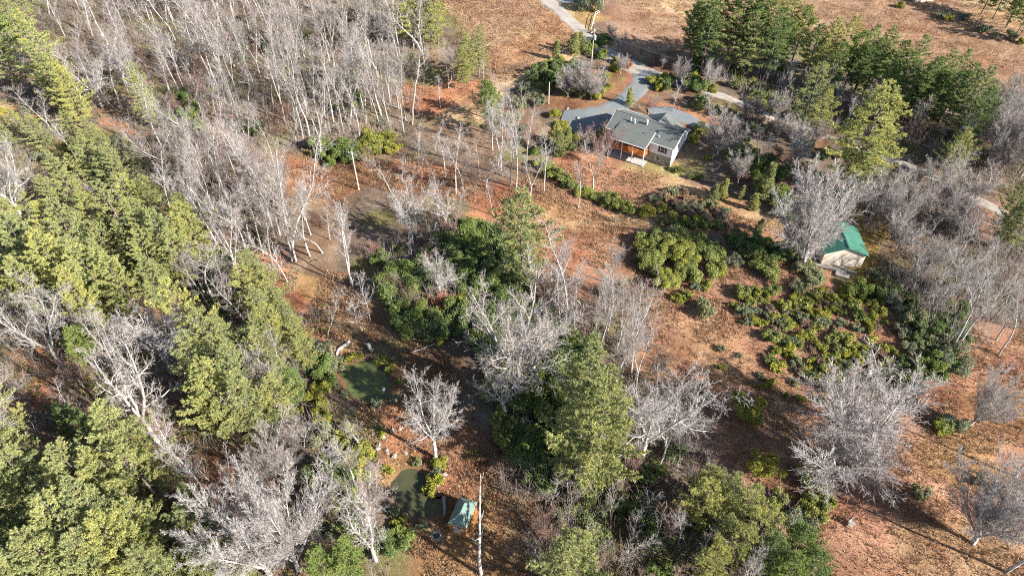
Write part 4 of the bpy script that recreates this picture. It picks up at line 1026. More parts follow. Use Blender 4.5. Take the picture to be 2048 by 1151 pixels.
B(ZB, 'vase', [(1588, 340, 245), (1475, 368, 298), (1553, 235, 180)])
B(ZB, 'forest', [(1514, 340, 250), (1432, 340, 300), (1530, 330, 262)])
ZM = 'on the open meadow at right'
B(ZM, 'dome', [(1700, 945, 790, 'large silver open grown bare tree on the right meadow', 1, 1.6), (1945, 1085, 960, 'grey bare tree near the lower right corner', 1, 1.0)])
B(ZM, 'vase', [(1938, 850, 745, 'thin bare tree with bush at its foot right of the big one', 0), (1690, 845, 760, 'upper bare tree right behind the large silver meadow tree', 0)])
B(ZM, 'forest', [(2012, 1142, 935, 'bare tree at the bottom right corner with long shadow', 0)])
B(ZM, 'forest', [(1905, 693, 505, 'long leaning pale tree at the meadow edge right of the bushes', 3), (1912, 700, 545, 'second long pale tree beside the leaning one at the meadow edge', 0), (1996, 712, 600, 'slim pale tree alone on the right meadow edge', 2), (1992, 680, 590)])
B('at the right border', 'snag', [(2028, 952, 835, 'dead white snag at the right border casting a ladder like shadow', 0)])
B('by the cabin', 'snag', [(962, 1148, 985, 'tall dead white snag right of the cabin', 1)])
B('by the ponds', 'spread', [(872, 917, 762, 'lone white limbed bare tree between the two ponds', 1, .72)])
B('by the ponds', 'forest', [(721, 893, 785), (712, 982, 862, None, 0), (672, 985, 868, None, 3), (700, 978, 900)])
B('by the ponds', 'spread', [(737, 1055, 940, None, 0, .7), (752, 1120, 1000, None, 2, .75)])
ZC = 'in the central grove beside the meadow'
B(ZC, 'forest', [(1112, 622, 472, 'left trunk of the white pair above the orange litter', 0), (1132, 665, 462, 'right taller trunk of the white pair above the orange litter', 2), (1152, 600, 520), (1165, 620, 535), (1200, 705, 545), (1215, 660, 530), (1235, 690, 555), (1250, 720, 570), (1262, 755, 600), (1235, 760, 620), (1275, 700, 585), (1210, 620, 540), (1190, 640, 560), (1272, 780, 650), (1090, 600, 540)])
B(ZC, 'spread', [(1012, 838, 700, None, 0, .7), (1030, 800, 560, 'big white crooked tree in the middle of the central grove', 1), (1065, 760, 600, None, 2), (1280, 925, 745, None, 3), (1330, 900, 790, None, 0)])
ZW = 'in the mixed wood at left'
B(ZW, 'spread', [(58, 455, 275, 'wide white lichened tree near the upper left edge', 1, .9), (130, 745, 560, 'wide white tree left of the dark small pines', 0, .75), (64, 930, 720, 'wide white tree near the left edge above the lower pines', 3, .75), (318, 885, 640, 'big slanting white trunked tree in the middle of the left wood', 2, .7), (345, 745, 600, None, 3), (205, 215, 110, None, 1), (255, 175, 70, None, 3)])
B(ZW, 'vase', [(598, 1140, 962, 'right of two silvery fan shaped trees at the lower left', 1, .85), (540, 1148, 965, 'left of two silvery fan shaped trees at the lower left', 0, .85), (575, 960, 850, 'pale fan shaped tree left of the green strip by the ponds', 2)])
B(ZW, 'snag', [(330, 725, 610, 'dead white stub branched trunk in the left wood', 1)])
B(ZW, 'forest', [(375, 950, 800), (430, 1020, 850), (300, 1000, 880), (445, 1090, 960), (520, 880, 760), (560, 830, 700), (425, 600, 440), (400, 480, 330), (350, 440, 290), (470, 540, 380), (500, 480, 310), (440, 500, 350), (480, 560, 420), (20, 640, 520), (250, 770, 640)])
B('beside the orange lawn by the field', 'forest', [(881, 216, 152, 'thin pale tree alone on orange lawn', 0), (897, 177, 78), (903, 172, 84), (911, 176, 90), (968, 167, 108, 'pale little bare tree at the field corner', 4)])
B('beside the orange lawn by the field', 'slim', [(870, 90, 50)])

# --- pines by crown centre and height
C_('at the upper left corner', 'pine', [(25, 40, 19), (12, 120, 16), (85, 120, 20), (140, 185, 17), (110, 160, 14), (40, 5, 15), (70, 85, 19), (95, 150, 18)])
C_('at the upper left corner', 'darkpine', [(5, 75, 16)])
C_('among the bare upper wood', 'pine', [(283, 190, 14), (275, 165, 12), (30, 245, 8)])
C_('beside the tan field', 'pine', [(808, 28, 19, None, 0), (872, 35, 17, None, 4), (838, 10, 17, None, 0), (935, 122, 13, None, 0), (957, 112, 13, None, 4), (925, 140, 11, None, 0), (860, 60, 13, None, 4)])
C_('beside the grassy cut', 'darkpine', [(985, 212, 13), (975, 195, 10)])
C_('high in the left wood', 'pine', [(185, 320, 13), (235, 335, 13), (210, 300, 11), (150, 345, 10), (260, 300, 9)])
ZQ = 'in the dense evergreen mass at left'
C_(ZQ, 'pine', [(60, 510, 19), (110, 540, 19), (150, 480, 18), (190, 560, 18), (110, 480, 17), (230, 420, 15), (160, 600, 17), (265, 405, 14), (290, 470, 17), (330, 490, 17), (300, 520, 15), (380, 470, 16), (355, 520, 15), (10, 500, 17), (215, 500, 13), (60, 580, 15), (185, 430, 13), (370, 440, 13)])
C_(ZQ, 'darkpine', [(155, 690, 9), (170, 680, 8), (205, 560, 14)])
ZR = 'along the slope left of the path'
C_(ZR, 'pine', [(512, 550, 13), (540, 580, 12), (562, 610, 9), (580, 640, 9), (595, 670, 9), (608, 700, 9), (495, 580, 12), (520, 620, 12)])
ZS = 'in left wood beside the upper pond'
C_(ZS, 'pine', [(372, 650, 20), (420, 700, 18), (455, 690, 15), (480, 760, 17), (430, 790, 18), (395, 740, 16), (490, 820, 16), (545, 660, 13), (530, 720, 14), (565, 760, 12), (555, 800, 12), (520, 680, 12)])
C_(ZS, 'darkpine', [(590, 770, 9)])
ZT = 'in the lower left corner'
C_(ZT, 'pine', [(20, 910, 17), (60, 960, 17), (250, 900, 20), (290, 960, 17), (205, 1040, 22), (150, 1070, 20), (240, 1100, 19), (110, 1120, 18), (290, 1060, 16), (190, 1140, 18), (20, 1010, 15), (410, 1130, 13), (455, 1130, 13), (60, 1150, 14), (310, 1140, 15), (215, 960, 15)])
C_(ZT, 'darkpine', [(135, 840, 9), (165, 850, 8), (640, 1130, 9), (690, 1120, 10)])
C_('on the orange meadow edge', 'pine', [(1047, 470, 22, 'tall lone pine standing above the laurel thicket', 0, 1.05)])
C_('in the central grove', 'pine', [(1178, 770, 24, 'tall upper one of the great central pines', 2), (1195, 870, 25, 'great central pine leaning over the dark hollow', 0), (1165, 850, 22, 'left lower one of the great central pines', 4), (1215, 800, 18, 'right smaller one of the great central pines', 3)])
C_('at the bottom edge right of the cabin', 'pine', [(1148, 1120, 17)])
ZU = 'at the lower meadow edge'
C_(ZU, 'pine', [(1410, 1000, 11), (1455, 985, 11), (1500, 1010, 12), (1530, 1050, 11), (1450, 1060, 10), (1485, 1090, 11), (1420, 960, 9), (1430, 1120, 10)])
C_(ZU, 'darkpine', [(1598, 1095, 10), (1545, 1110, 10), (1625, 1130, 9), (1580, 1140, 10)])
ZV = 'in the tall pine row above the lane'
C_(ZV, 'pine', [(1400, 52, 19, None, 0), (1438, 45, 19, None, 4), (1545, 58, 20, None, 0), (1578, 60, 18, None, 4), (1660, 102, 17, None, 0), (1735, 115, 17, None, 4), (1765, 112, 15, None, 0), (1692, 98, 16, None, 1), (1500, 95, 17, None, 4), (1462, 90, 16, None, 1), (1640, 135, 14, None, 0)], .66)
C_(ZV, 'darkpine', [(1480, 62, 20), (1515, 55, 21), (1545, 92, 18), (1500, 70, 18), (1415, 80, 18), (1597, 78, 16), (1668, 145, 14), (1705, 125, 16), (1625, 112, 15), (1388, 75, 17), (1560, 100, 15), (1720, 150, 14), (1745, 140, 15)], .66)
ZX = 'in shaded wood right of the lane'
C_(ZX, 'pine', [(1818, 152, 18, None, 4), (1872, 180, 18, None, 0), (1905, 172, 16, None, 4), (1942, 215, 18, None, 0), (1620, 205, 17, 'pine with airy top beside the lane bend', 1), (1742, 275, 24, 'great golden green pine standing by the lane', 0, 1.3), (1720, 335, 14, 'lower pine under the great golden green one', 4), (1905, 322, 12, 'round golden green pine below the silver transformer', 0, 1.25), (1640, 240, 12)], .6)
C_(ZX, 'darkpine', [(1840, 190, 17), (1862, 212, 15), (1798, 178, 17), (1948, 255, 16), (1890, 215, 15), (1775, 178, 15), (1785, 150, 15), (1825, 210, 14), (1925, 190, 14)], .62)
C_('at the right border', 'pine', [(2030, 420, 14), (2048, 450, 13), (2012, 455, 10), (2045, 330, 10)])
C_('at the top right corner', 'darkpine', [(2000, 8, 12), (2030, 18, 13), (2048, 40, 12), (1975, 0, 12), (2060, 60, 11), (2020, 40, 9)])
C_('beside the right end of the house', 'conifer', [(1535, 365, 8, 'dark conifer behind the small trees right of the house'), (1448, 378, 4.5, 'bright green bushy conifer below the house yard'), (1430, 385, 3.5), (1510, 405, 3.6), (1484, 385, 3), (1512, 390, 3), (1520, 450, 3)])
C_('beside the parking area', 'conifer', [(1258, 212, 4.2, 'small cone shaped evergreen at the left corner of the house'), (1112, 118, 5), (1150, 105, 5.5), (1160, 100, 5), (1120, 285, 6), (1135, 275, 5), (1110, 262, 6)])
S_('beside the lane at the top', 'sage', [(1182, 22, 3.6, 'large round olive tree beside the lane at the top'), (1190, 8, 3)])

# --- shrubs by centre and radius
ZO = 'in the big round meadow clump'
S_(ZO, 'rhodo', [(1290, 480, 1.9), (1300, 530, 2.0), (1330, 560, 2.0), (1380, 545, 2.2), (1410, 500, 2.2), (1430, 540, 1.8), (1350, 500, 2.6), (1390, 480, 2.0), (1290, 500, 1.9), (1320, 480, 2.2), (1365, 520, 2.2), (1345, 560, 1.9), (1430, 510, 1.8), (1360, 475, 2.2), (1315, 510, 2.2)])
S_(ZO, 'sage', [(1325, 465, 1.9), (1290, 515, 1.5), (1345, 480, 1.9), (1425, 485, 1.3)])
S_('just below the big round clump', 'yellow', [(1358, 598, 1.1), (1375, 590, 1.0), (1410, 572, 1.2), (1440, 545, 1.2)])
S_('just below the big round clump', 'sage', [(1412, 615, 1.8, 'round grey green bush alone below the big round clump'), (1392, 572, .9)])
ZI = 'on the shrubby bank below the house'
S_(ZI, 'rhodo', [(1100, 340, 1.5), (1118, 355, 1.7), (1140, 372, 1.6), (1165, 385, 1.4), (1185, 392, 1.5), (1205, 400, 1.6), (1220, 405, 1.5), (1240, 415, 1.3), (1255, 418, 1.3), (1085, 330, 1.4)])
S_(ZI, 'yellow', [(1300, 425, 1.7), (1320, 420, 1.2), (1348, 432, 1.3), (1400, 440, 1.2), (1370, 440, 1.2)])
S_(ZI, 'twiggy', [(1330, 440, 1.2), (1380, 425, 1.2), (1350, 405, 1.2), (1420, 445, 1.2), (1440, 440, 1.2), (1330, 395, 1.1), (1410, 425, 1.1), (1375, 400, 1.0), (1315, 395, 1.0), (1390, 440, 1.1), (1455, 450, .9), (1430, 425, 1.0), (1365, 385, .9)])
S_(ZI, 'rhodo', [(1325, 445, 1.0), (1385, 447, 1.0), (1435, 450, 1.0), (1410, 450, .9), (1350, 447, .9)])
S_(ZI, 'sage', [(1360, 415, 1.2), (1310, 400, 1.1), (1395, 415, 1.2), (1345, 385, 1.1), (1425, 410, 1.0), (1450, 425, 1.0)])
ZD = 'in the bushes beside the driveway'
S_(ZD, 'yellow', [(1192, 208, 1.9), (1180, 200, 1.5), (1215, 170, 1.3), (1225, 155, 1.4), (1210, 190, 1.3), (1105, 145, 1.3), (1085, 150, 1.4), (1120, 135, 1.2), (1230, 140, 1.2), (1105, 235, 1.4), (1120, 250, 1.5), (1135, 262, 1.4), (1155, 280, 1.3), (1170, 285, 1.2)])
S_(ZD, 'laurel', [(1100, 170, 1.9), (1080, 165, 1.7), (1120, 180, 1.9), (1140, 200, 1.8), (1160, 205, 1.6), (1118, 160, 1.7), (1062, 175, 1.5), (1150, 150, 1.6), (1200, 130, 1.5), (1175, 120, 1.6), (1195, 105, 1.7), (1210, 100, 1.5), (1090, 195, 1.5)])
S_(ZD, 'sage', [(1045, 190, 1.5), (1060, 200, 1.5), (1115, 290, 1.6), (1140, 295, 1.6), (1080, 215, 1.4)])
ZJ = 'on the island between driveway and lane'
S_(ZJ, 'yellow', [(1303, 185, 1.5), (1318, 178, 1.3), (1330, 172, 1.1), (1380, 172, 1.2), (1420, 200, 1.5), (1405, 190, 1.3), (1312, 196, 1.2)])
S_(ZJ, 'laurel', [(1325, 195, 1.4), (1378, 190, 1.8), (1392, 198, 1.8), (1368, 182, 1.5), (1395, 232, 1.4), (1400, 220, 1.2), (1335, 182, 1.4)])
S_(ZJ, 'rust', [(1255, 152, 1.2, 'low reddish shrub patch inside the driveway bend')])
ZK = 'along the far side of the lane'
S_(ZK, 'yellow', [(1388, 142, 1.4), (1395, 150, 1.2), (1450, 160, 1.5), (1475, 178, 1.5), (1495, 185, 1.4), (1500, 215, 1.4), (1525, 228, 1.4), (1540, 240, 1.3), (1430, 155, 1.2), (1560, 215, 1.3), (1585, 225, 1.3)])
S_(ZK, 'laurel', [(1530, 210, 1.4), (1510, 195, 1.4), (1570, 245, 1.5), (1590, 255, 1.5), (1548, 225, 1.4)])
ZY = 'beside the right end of the house'
S_(ZY, 'yellow', [(1388, 295, 1.3), (1400, 285, 1.2), (1356, 340, .8), (1396, 355, .8), (1412, 330, .7)])
S_(ZY, 'laurel', [(1395, 275, 1.3), (1470, 310, 1.7), (1490, 330, 1.7), (1460, 330, 1.5), (1500, 355, 1.6), (1520, 380, 1.7), (1545, 395, 1.7), (1480, 350, 1.3), (1560, 420, 1.6), (1384, 355, .8), (1530, 350, 1.6), (1555, 365, 1.6)])
S_('by the patio', 'laurel', [(1340, 338, .5)])
S_('on the meadow slope by itself', 'cone', [(1493, 828, 2.5, 'dense upright evergreen alone on the meadow with dark shadow'), (1527, 940, 2.2, 'round evergreen on the meadow at the end of long shadows')])
ZG = 'below the shed wall'
S_(ZG, 'rhodo', [(1520, 530, 1.8), (1540, 545, 1.7), (1550, 580, 1.1), (1530, 515, 1.6)])
S_(ZG, 'laurel', [(1480, 490, 1.8), (1500, 500, 1.9), (1520, 485, 1.7), (1550, 510, 1.7), (1570, 500, 1.5), (1470, 480, 1.5), (1745, 580, 1.2), (1715, 580, 1.6)])
S_(ZG, 'sage', [(1470, 520, 1.3), (1635, 560, 1.8), (1600, 530, 1.6), (1620, 540, 1.5), (1590, 510, 1.5), (1600, 575, 1.3)])
S_('on the right bank of the ponds', 'yellow', [(872, 922, 1.1), (866, 960, 1.0), (858, 975, .8), (765, 722, .9, 'small crooked bush leaning over the upper pond'), (764, 868, .6), (800, 765, .5)])
S_('at the lower right of the meadow', 'rhodo', [(1620, 1010, 1.3), (1640, 1020, 1.3), (1605, 1025, 1.0), (1560, 1000, 1.1), (1645, 985, 1.0), (1890, 850, 1.1), (1615, 960, 1.5)])
S_('at the lower right of the meadow', 'sage', [(1910, 840, 1.4), (1840, 985, 1.0), (1960, 960, .8)])
S_('at the lower right of the meadow', 'yellow', [(1880, 858, .9), (1660, 1000, .8)])
S_('at the shrubby meadow foot', 'sage', [(1900, 720, 2.4, 'pale green round bush at the lower right end of the shrub band'), (1880, 690, 1.8)])
ZF = 'in the dark laurel thicket'
S_(ZF, 'laurel', [(800, 640, 1.7), (830, 650, 1.9), (870, 660, 1.8), (850, 630, 1.8), (800, 610, 1.5), (890, 660, 1.8), (930, 650, 2.0), (910, 630, 1.9), (960, 640, 1.9), (900, 500, 1.7), (940, 520, 2.0), (970, 520, 2.0), (1000, 560, 1.9), (930, 560, 2.1), (990, 610, 1.8), (780, 600, 1.5), (820, 590, 1.4), (960, 480, 1.8), (910, 450, 1.6), (1010, 530, 1.8), (980, 570, 2.0), (870, 560, 1.6), (760, 520, 1.4), (800, 500, 1.4), (960, 680, 1.8)])
S_(ZF, 'yellow', [(845, 655, 1.5), (905, 655, 1.4), (930, 600, 1.9), (950, 590, 1.7), (975, 600, 1.6), (830, 620, 1.3), (880, 680, 1.3), (915, 610, 1.7)])
S_(ZF, 'rust', [(870, 495, 1.0), (890, 605, 1.5), (750, 500, .8), (948, 555, .9), (815, 590, .8), (885, 590, .8), (860, 600, .7)])
S_('beside the bare utility pole', 'yellow', [(730, 285, 2.2), (750, 295, 2.0), (765, 280, 2.0), (775, 270, 1.6), (720, 300, 1.8), (745, 270, 2.0), (785, 295, 1.6), (735, 310, 1.6)])
S_('beside the bare utility pole', 'laurel', [(650, 300, 2.0), (665, 310, 2.0), (640, 290, 1.8), (690, 310, 1.8), (700, 290, 1.9), (680, 295, 1.8), (705, 315, 1.5), (660, 325, 1.2)])
S_('in the green strip beside the ponds', 'yellow', [(640, 790, 1.5), (650, 810, 1.3), (690, 880, 1.5), (720, 920, 1.5), (700, 940, 1.7), (730, 895, 1.5), (735, 955, 1.1), (655, 960, 1.6), (640, 980, 1.6)])
S_('in the green strip beside the ponds', 'laurel', [(660, 940, 1.7), (680, 1000, 1.9), (700, 1040, 1.9), (680, 960, 1.7), (720, 1070, 1.8), (670, 1020, 1.8), (640, 950, 1.6), (790, 1090, 1.4), (810, 1070, 1.1), (640, 740, 1.6), (650, 760, 1.6)])
S_('in the green strip beside the ponds', 'sage', [(655, 720, 1.5), (668, 735, 1.4), (640, 700, 1.5), (700, 900, 1.5), (650, 1060, 1.7), (750, 1090, 1.5)])

# --- woods filled by stand
TONE_ = (.0, 1.0)
def mixw(a, b, c=.0, lo=15, hi=22): return [('forest', a, lo, hi), ('slim', b, 6, 11), ('redslim', c, 5, 8)]
fill('in tall laurels beside the lone pine', [(790, 590), (900, 470), (1010, 480), (1050, 560), (1010, 650), (960, 700), (880, 690), (800, 670)], 36, [('laurel', 1, 2.1, 3.2), ('rhodo', .4, 1.7, 2.6)], 1.9, 60)
fill('in the tall evergreens behind the pines', [(960, 680), (1030, 620), (1120, 640), (1170, 720), (1140, 900), (1060, 930), (990, 830)], 34, [('laurel', 1, 2.0, 3.0), ('rhodo', .4, 1.5, 2.4)], 2.2, 61)
fill('along the lower pine skirts', [(1030, 880), (1150, 900), (1240, 980), (1160, 1040), (1080, 1000)], 10, [('laurel', 1, 1.5, 2.2)], 2.2, 62)
fill('among slim trunks above the path', [(300, 300), (560, 330), (600, 500), (540, 540), (440, 470), (330, 370)], 26, mixw(1, .3, .1, 14, 19), 2.0, 63)
fill('among the left wood trunks', [(380, 560), (500, 560), (600, 740), (660, 860), (690, 1000), (600, 1040), (480, 900), (400, 740)], 24, mixw(1, .5, .2, 11, 16), 2.2, 64)
fill('filling the left evergreen wood', [(-20, 400), (260, 380), (400, 470), (420, 560), (560, 640), (620, 760), (600, 860), (460, 860), (300, 700), (100, 640), (-20, 620)], 16, [('pine', 1, 10, 15)], 2.6, 65)
fill('filling the lower left corner', [(-60, 850), (200, 900), (360, 980), (500, 1080), (560, 1200), (-60, 1250)], 14, [('pine', 1, 11, 16)], 2.8, 66)
fill('beside the lane past the house', [(1480, 225), (1600, 270), (1700, 310), (1680, 340), (1560, 290), (1480, 250)], 12, [('vase', 1, 6, 9), ('slim', .6, 6, 9), ('redslim', .5, 4, 6)], 2.2, 67, .6)
fill('beside the lane past the house', [(1480, 225), (1600, 270), (1800, 340), (1780, 370), (1600, 300), (1480, 250)], 14, [('sage', 1, .8, 1.4), ('yellow', .7, .7, 1.3), ('laurel', .5, .8, 1.4)], 1.8, 68, .3)
fill('round the pond rims', [(670, 720), (720, 705), (800, 740), (800, 800), (740, 820), (670, 790)], 8, [('sage', 1, .4, .8), ('yellow', .6, .4, .7)], 1.6, 69)
fill('round the pond rims', [(760, 940), (840, 920), (880, 960), (860, 930), (770, 1020), (800, 1060), (880, 1050)], 7, [('sage', 1, .4, .8), ('yellow', .6, .4, .7)], 1.6, 70)
TONE_ = (.2, 1.05)
fill('in bare wood above the yellow bushes', [(560, 270), (650, 325), (780, 300), (840, 270), (800, 200), (700, 190), (580, 200)], 40, mixw(1, .25, .05), 2.4, 21)
fill('in bare wood left of orange lawn', [(640, 190), (800, 195), (870, 150), (850, 60), (720, 60), (620, 110)], 40, mixw(1, .2, .05), 2.7, 22)
fill('in bare wood near the top edge', [(400, -70), (840, -70), (840, 50), (620, 100), (420, 60)], 52, mixw(1, .15, .05, 16, 22), 2.8, 23)
fill('in bare wood beside upper left pines', [(150, -70), (400, -70), (420, 70), (330, 150), (180, 130), (90, 40)], 36, mixw(1, .15, .1, 15, 21), 2.8, 24)
fill('in bare wood above the overgrown track', [(190, 130), (340, 150), (460, 200), (560, 280), (470, 270), (300, 260), (190, 225), (60, 180)], 34, mixw(1, .5, .2, 12, 18), 2.6, 25)
fill('in the bare wood at the middle top', [(430, 60), (620, 100), (640, 190), (570, 270), (470, 200), (350, 150)], 40, mixw(1, .2, .05), 2.5, 26)
fill('in bare wood below the overgrown track', [(300, 290), (560, 310), (560, 420), (590, 500), (500, 520), (420, 440), (300, 350)], 34, mixw(1, .5, .3, 11, 18), 2.6, 27)
TONE_ = (.0, 1.0)
fill('between the pines of the left wood', [(0, 250), (300, 300), (420, 460), (500, 560), (600, 720), (620, 800), (500, 860), (300, 760), (100, 660), (-60, 560)], 34, mixw(.6, .8, 1.0, 9, 15), 3.0, 28)
fill('between the lower left pines', [(-40, 680), (300, 760), (520, 870), (640, 900), (700, 1010), (760, 1150), (780, 1230), (-60, 1260)], 34, mixw(.5, .9, .8, 9, 15), 3.0, 29)
fill('squeezed between trunks of the upper wood', [(150, -40), (830, -40), (850, 120), (780, 290), (600, 300), (400, 260), (180, 180)], 70, [('slim', 1, 9, 14), ('redslim', .35, 6, 9)], 1.6, 73)
fill('squeezed between trunks below the track', [(300, 290), (560, 320), (590, 500), (480, 520), (330, 370)], 22, [('slim', 1, 8, 13), ('redslim', .35, 6, 9)], 1.5, 74)
fill('on the grassy slope below the track', [(-20, 240), (200, 285), (330, 330), (420, 440), (330, 440), (150, 340), (-20, 300)], 12, [('pine', 1, 6, 10)], 2.6, 71)
fill('on the grassy slope below the track', [(-20, 220), (200, 265), (330, 320), (420, 440), (330, 440), (150, 340), (-20, 300)], 40, [('sage', 1, .8, 1.6), ('yellow', 1, .7, 1.4)], 2.2, 72)
fill('in the left slope thicket', [(300, 300), (500, 500), (600, 700), (660, 800), (700, 960), (560, 950), (400, 720), (200, 480), (60, 280)], 30, [('sage', 1, 1.0, 1.8), ('yellow', .7, .9, 1.6), ('laurel', .5, 1.0, 1.7), ('rust', .15, .7, 1.2)], 2.6, 30)
fill('under the bare upper wood', [(180, 150), (450, 60), (840, 40), (850, 160), (790, 290), (600, 300), (350, 260)], 46, [('laurel', 1, 1.2, 2.2), ('sage', .5, 1.0, 1.7), ('yellow', .15, 1.0, 1.6)], 2.6, 31, .5)
fill('on the clearing rim', [(700, 330), (960, 380), (1000, 430), (900, 460), (760, 400)], 9, mixw(.2, 1, .6, 9, 12), 3, 32)
fill('in the sapling patch beside the laurels', [(740, 500), (860, 440), (960, 440), (900, 560), (850, 640), (770, 600)], 26, [('slim', 1, 4, 7), ('redslim', .7, 4, 6)], 1.5, 33)
fill('in the hollow below the central pines', [(960, 690), (1100, 640), (1180, 720), (1130, 900), (1060, 960), (990, 860)], 30, [('laurel', 1, 1.4, 2.3), ('sage', .25, 1.2, 2), ('yellow', .1, 1.2, 1.8)], 2.2, 34)
fill('in the shaded lower grove', [(1090, 960), (1240, 900), (1390, 870), (1420, 960), (1440, 1100), (1500, 1250), (1100, 1260), (1070, 1050)], 42, mixw(.35, 1, .8, 9, 13), 2.2, 35)
fill('in the shaded lower grove', [(1090, 960), (1240, 900), (1390, 870), (1420, 960), (1440, 1100), (1500, 1250), (1100, 1260), (1070, 1050)], 16, [('laurel', 1, 1.0, 1.8), ('sage', .6, 1, 1.6)], 2.2, 36)
fill('in central grove behind the pines', [(1080, 560), (1260, 560), (1290, 720), (1350, 850), (1240, 880), (1200, 720), (1090, 660)], 24, mixw(.4, 1, .7, 8, 13), 2.2, 37)
fill('at the lower meadow edge', [(1400, 930), (1560, 1000), (1640, 1100), (1680, 1250), (1450, 1250), (1400, 1050)], 14, [('laurel', .6, 1, 1.7), ('sage', 1, 1, 1.8), ('yellow', .6, .9, 1.5)], 2.4, 38)
SH = [('yellow', 1.9, .45, 1.05), ('rhodo', .9, .6, 1.25), ('sage', .7, .5, 1.1), ('twiggy', .5, .5, 1.0)]
fill('in the shrub band at its upper end', [(1450, 580), (1580, 590), (1640, 640), (1560, 680), (1480, 650)], 38, SH, 1.4, 39)
fill('in the shrub band below the shed', [(1580, 570), (1760, 590), (1770, 660), (1640, 670), (1570, 630)], 46, SH, 1.4, 40)
fill('in the middle of the shrub band', [(1540, 680), (1700, 670), (1800, 700), (1760, 770), (1640, 780), (1520, 730)], 62, SH, 1.35, 41)
fill('at the lower end of shrub band', [(1760, 640), (1860, 670), (1900, 740), (1820, 790), (1760, 760)], 16, [('laurel', 1, .9, 1.7), ('sage', .6, .8, 1.5)], 2.0, 42)
fill('scattered thinly below the shrub band', [(1420, 690), (1540, 720), (1660, 790), (1780, 800), (1700, 850), (1560, 800), (1440, 740)], 12, [('yellow', 1, .4, .8), ('sage', .6, .4, .7)], 3, 43)
TONE_ = (.45, 1.05)
fill('in the bare wood right of the shed', [(1750, 470), (1900, 430), (1960, 520), (1930, 640), (1850, 640), (1780, 590)], 13, [('spread', 1.2, 10, 14), ('vase', .6, 9, 12), ('slim', .6, 6, 9)], 3.0, 44)
fill('in the bare wood right of the shed', [(1740, 540), (1900, 560), (1920, 680), (1800, 660)], 14, [('laurel', 1, 1, 1.8), ('sage', .8, 1, 1.8)], 2.2, 45)
fill('in bare wood between shed and lane', [(1700, 370), (1860, 370), (1960, 420), (1900, 470), (1780, 470), (1700, 440)], 13, [('vase', 1, 7, 10), ('spread', .8, 9, 12), ('slim', .6, 6, 9)], 2.6, 46)
fill('at the right border', [(1930, 470), (2100, 480), (2120, 660), (1990, 660), (1940, 560)], 12, [('forest', 1, 10, 14), ('slim', 1, 6, 10)], 2.6, 47)
fill('in shaded wood right of the lane', [(1640, 230), (1780, 250), (1900, 300), (2060, 350), (2060, 440), (1980, 380), (1860, 330), (1700, 275)], 14, mixw(.7, .8, .5, 8, 12), 2.2, 48, 1.5)
fill('in the grey wood at the right edge', [(1940, 250), (2120, 250), (2140, 400), (2040, 390), (1960, 340)], 24, [('forest', .7, 13, 17), ('vase', .9, 13, 17), ('slim', .4, 7, 11)], 2.6, 49)
fill('under the tall pine row', [(1390, 120), (1500, 140), (1640, 190), (1900, 270), (1930, 300), (1700, 260), (1500, 180), (1390, 140)], 22, mixw(.5, 1, .4, 8, 12), 2.2, 50, 1.5)
fill('under the tall pine row', [(1390, 110), (1500, 130), (1640, 180), (1900, 260), (1930, 300), (1700, 265), (1500, 195), (1390, 150)], 14, [('laurel', 1, 1, 1.6), ('sage', .5, .9, 1.4)], 2.2, 51, .8)
fill('left of the green roofed shed', [(1540, 340), (1640, 330), (1700, 380), (1680, 440), (1600, 460), (1560, 420)], 10, [('laurel', 1, 1.1, 1.9)], 2.2, 52)
fill('at the far field rim', [(1780, 10), (1950, 40), (2060, 90), (2060, 105), (1930, 60), (1780, 25)], 9, [('yellow', .6, .9, 1.5), ('sage', 1, 1, 1.7)], 3, 53)
fill('at the top right corner', [(1880, -40), (2080, -40), (2100, 60), (1960, 20)], 12, [('forest', 1, 10, 14)], 3.2, 54)
fill('along the grassy cut', [(930, 250), (1000, 330), (1080, 330), (1060, 230), (1010, 190), (970, 210)], 12, mixw(.3, 1, .8, 8, 11), 2.4, 55)
fill('along the grassy cut', [(980, 260), (1080, 320), (1060, 220), (1030, 190)], 10, [('sage', 1, .9, 1.6), ('laurel', .7, .9, 1.5)], 2.2, 56)


# ------------------------------------------------------------------ labels that single each planted thing out
ORD = ['leftmost', 'second from left', 'third from left', 'fourth from left', 'fifth from left', 'sixth from left', 'seventh from left', 'eighth from left', 'ninth from left', 'tenth from left', 'eleventh from left', 'twelfth from left', 'thirteenth from left']
NUM = ['', 'one', 'two', 'three', 'four', 'five', 'six', 'seven', 'eight']
CAT = {'rhododendron': 'bush', 'laurel_bush': 'bush', 'yellow_green_bush': 'bush', 'grey_green_bush': 'bush', 'brown_twiggy_shrub': 'shrub', 'evergreen_shrub': 'shrub', 'young_oak': 'sapling', 'sapling': 'sapling', 'reddish_sapling': 'sapling', 'young_conifer': 'conifer', 'dead_snag': 'dead tree', 'pine_tree': 'pine', 'dark_pine_tree': 'pine'}
PLU = lambda s: (s + 'es' if s.endswith('h') else s[:-4] + 'oaks' if s.endswith(' oak') else s + 's')
groups = {}
for it in ITEMS: groups.setdefault((it['zone'], it['look']), []).append(it)
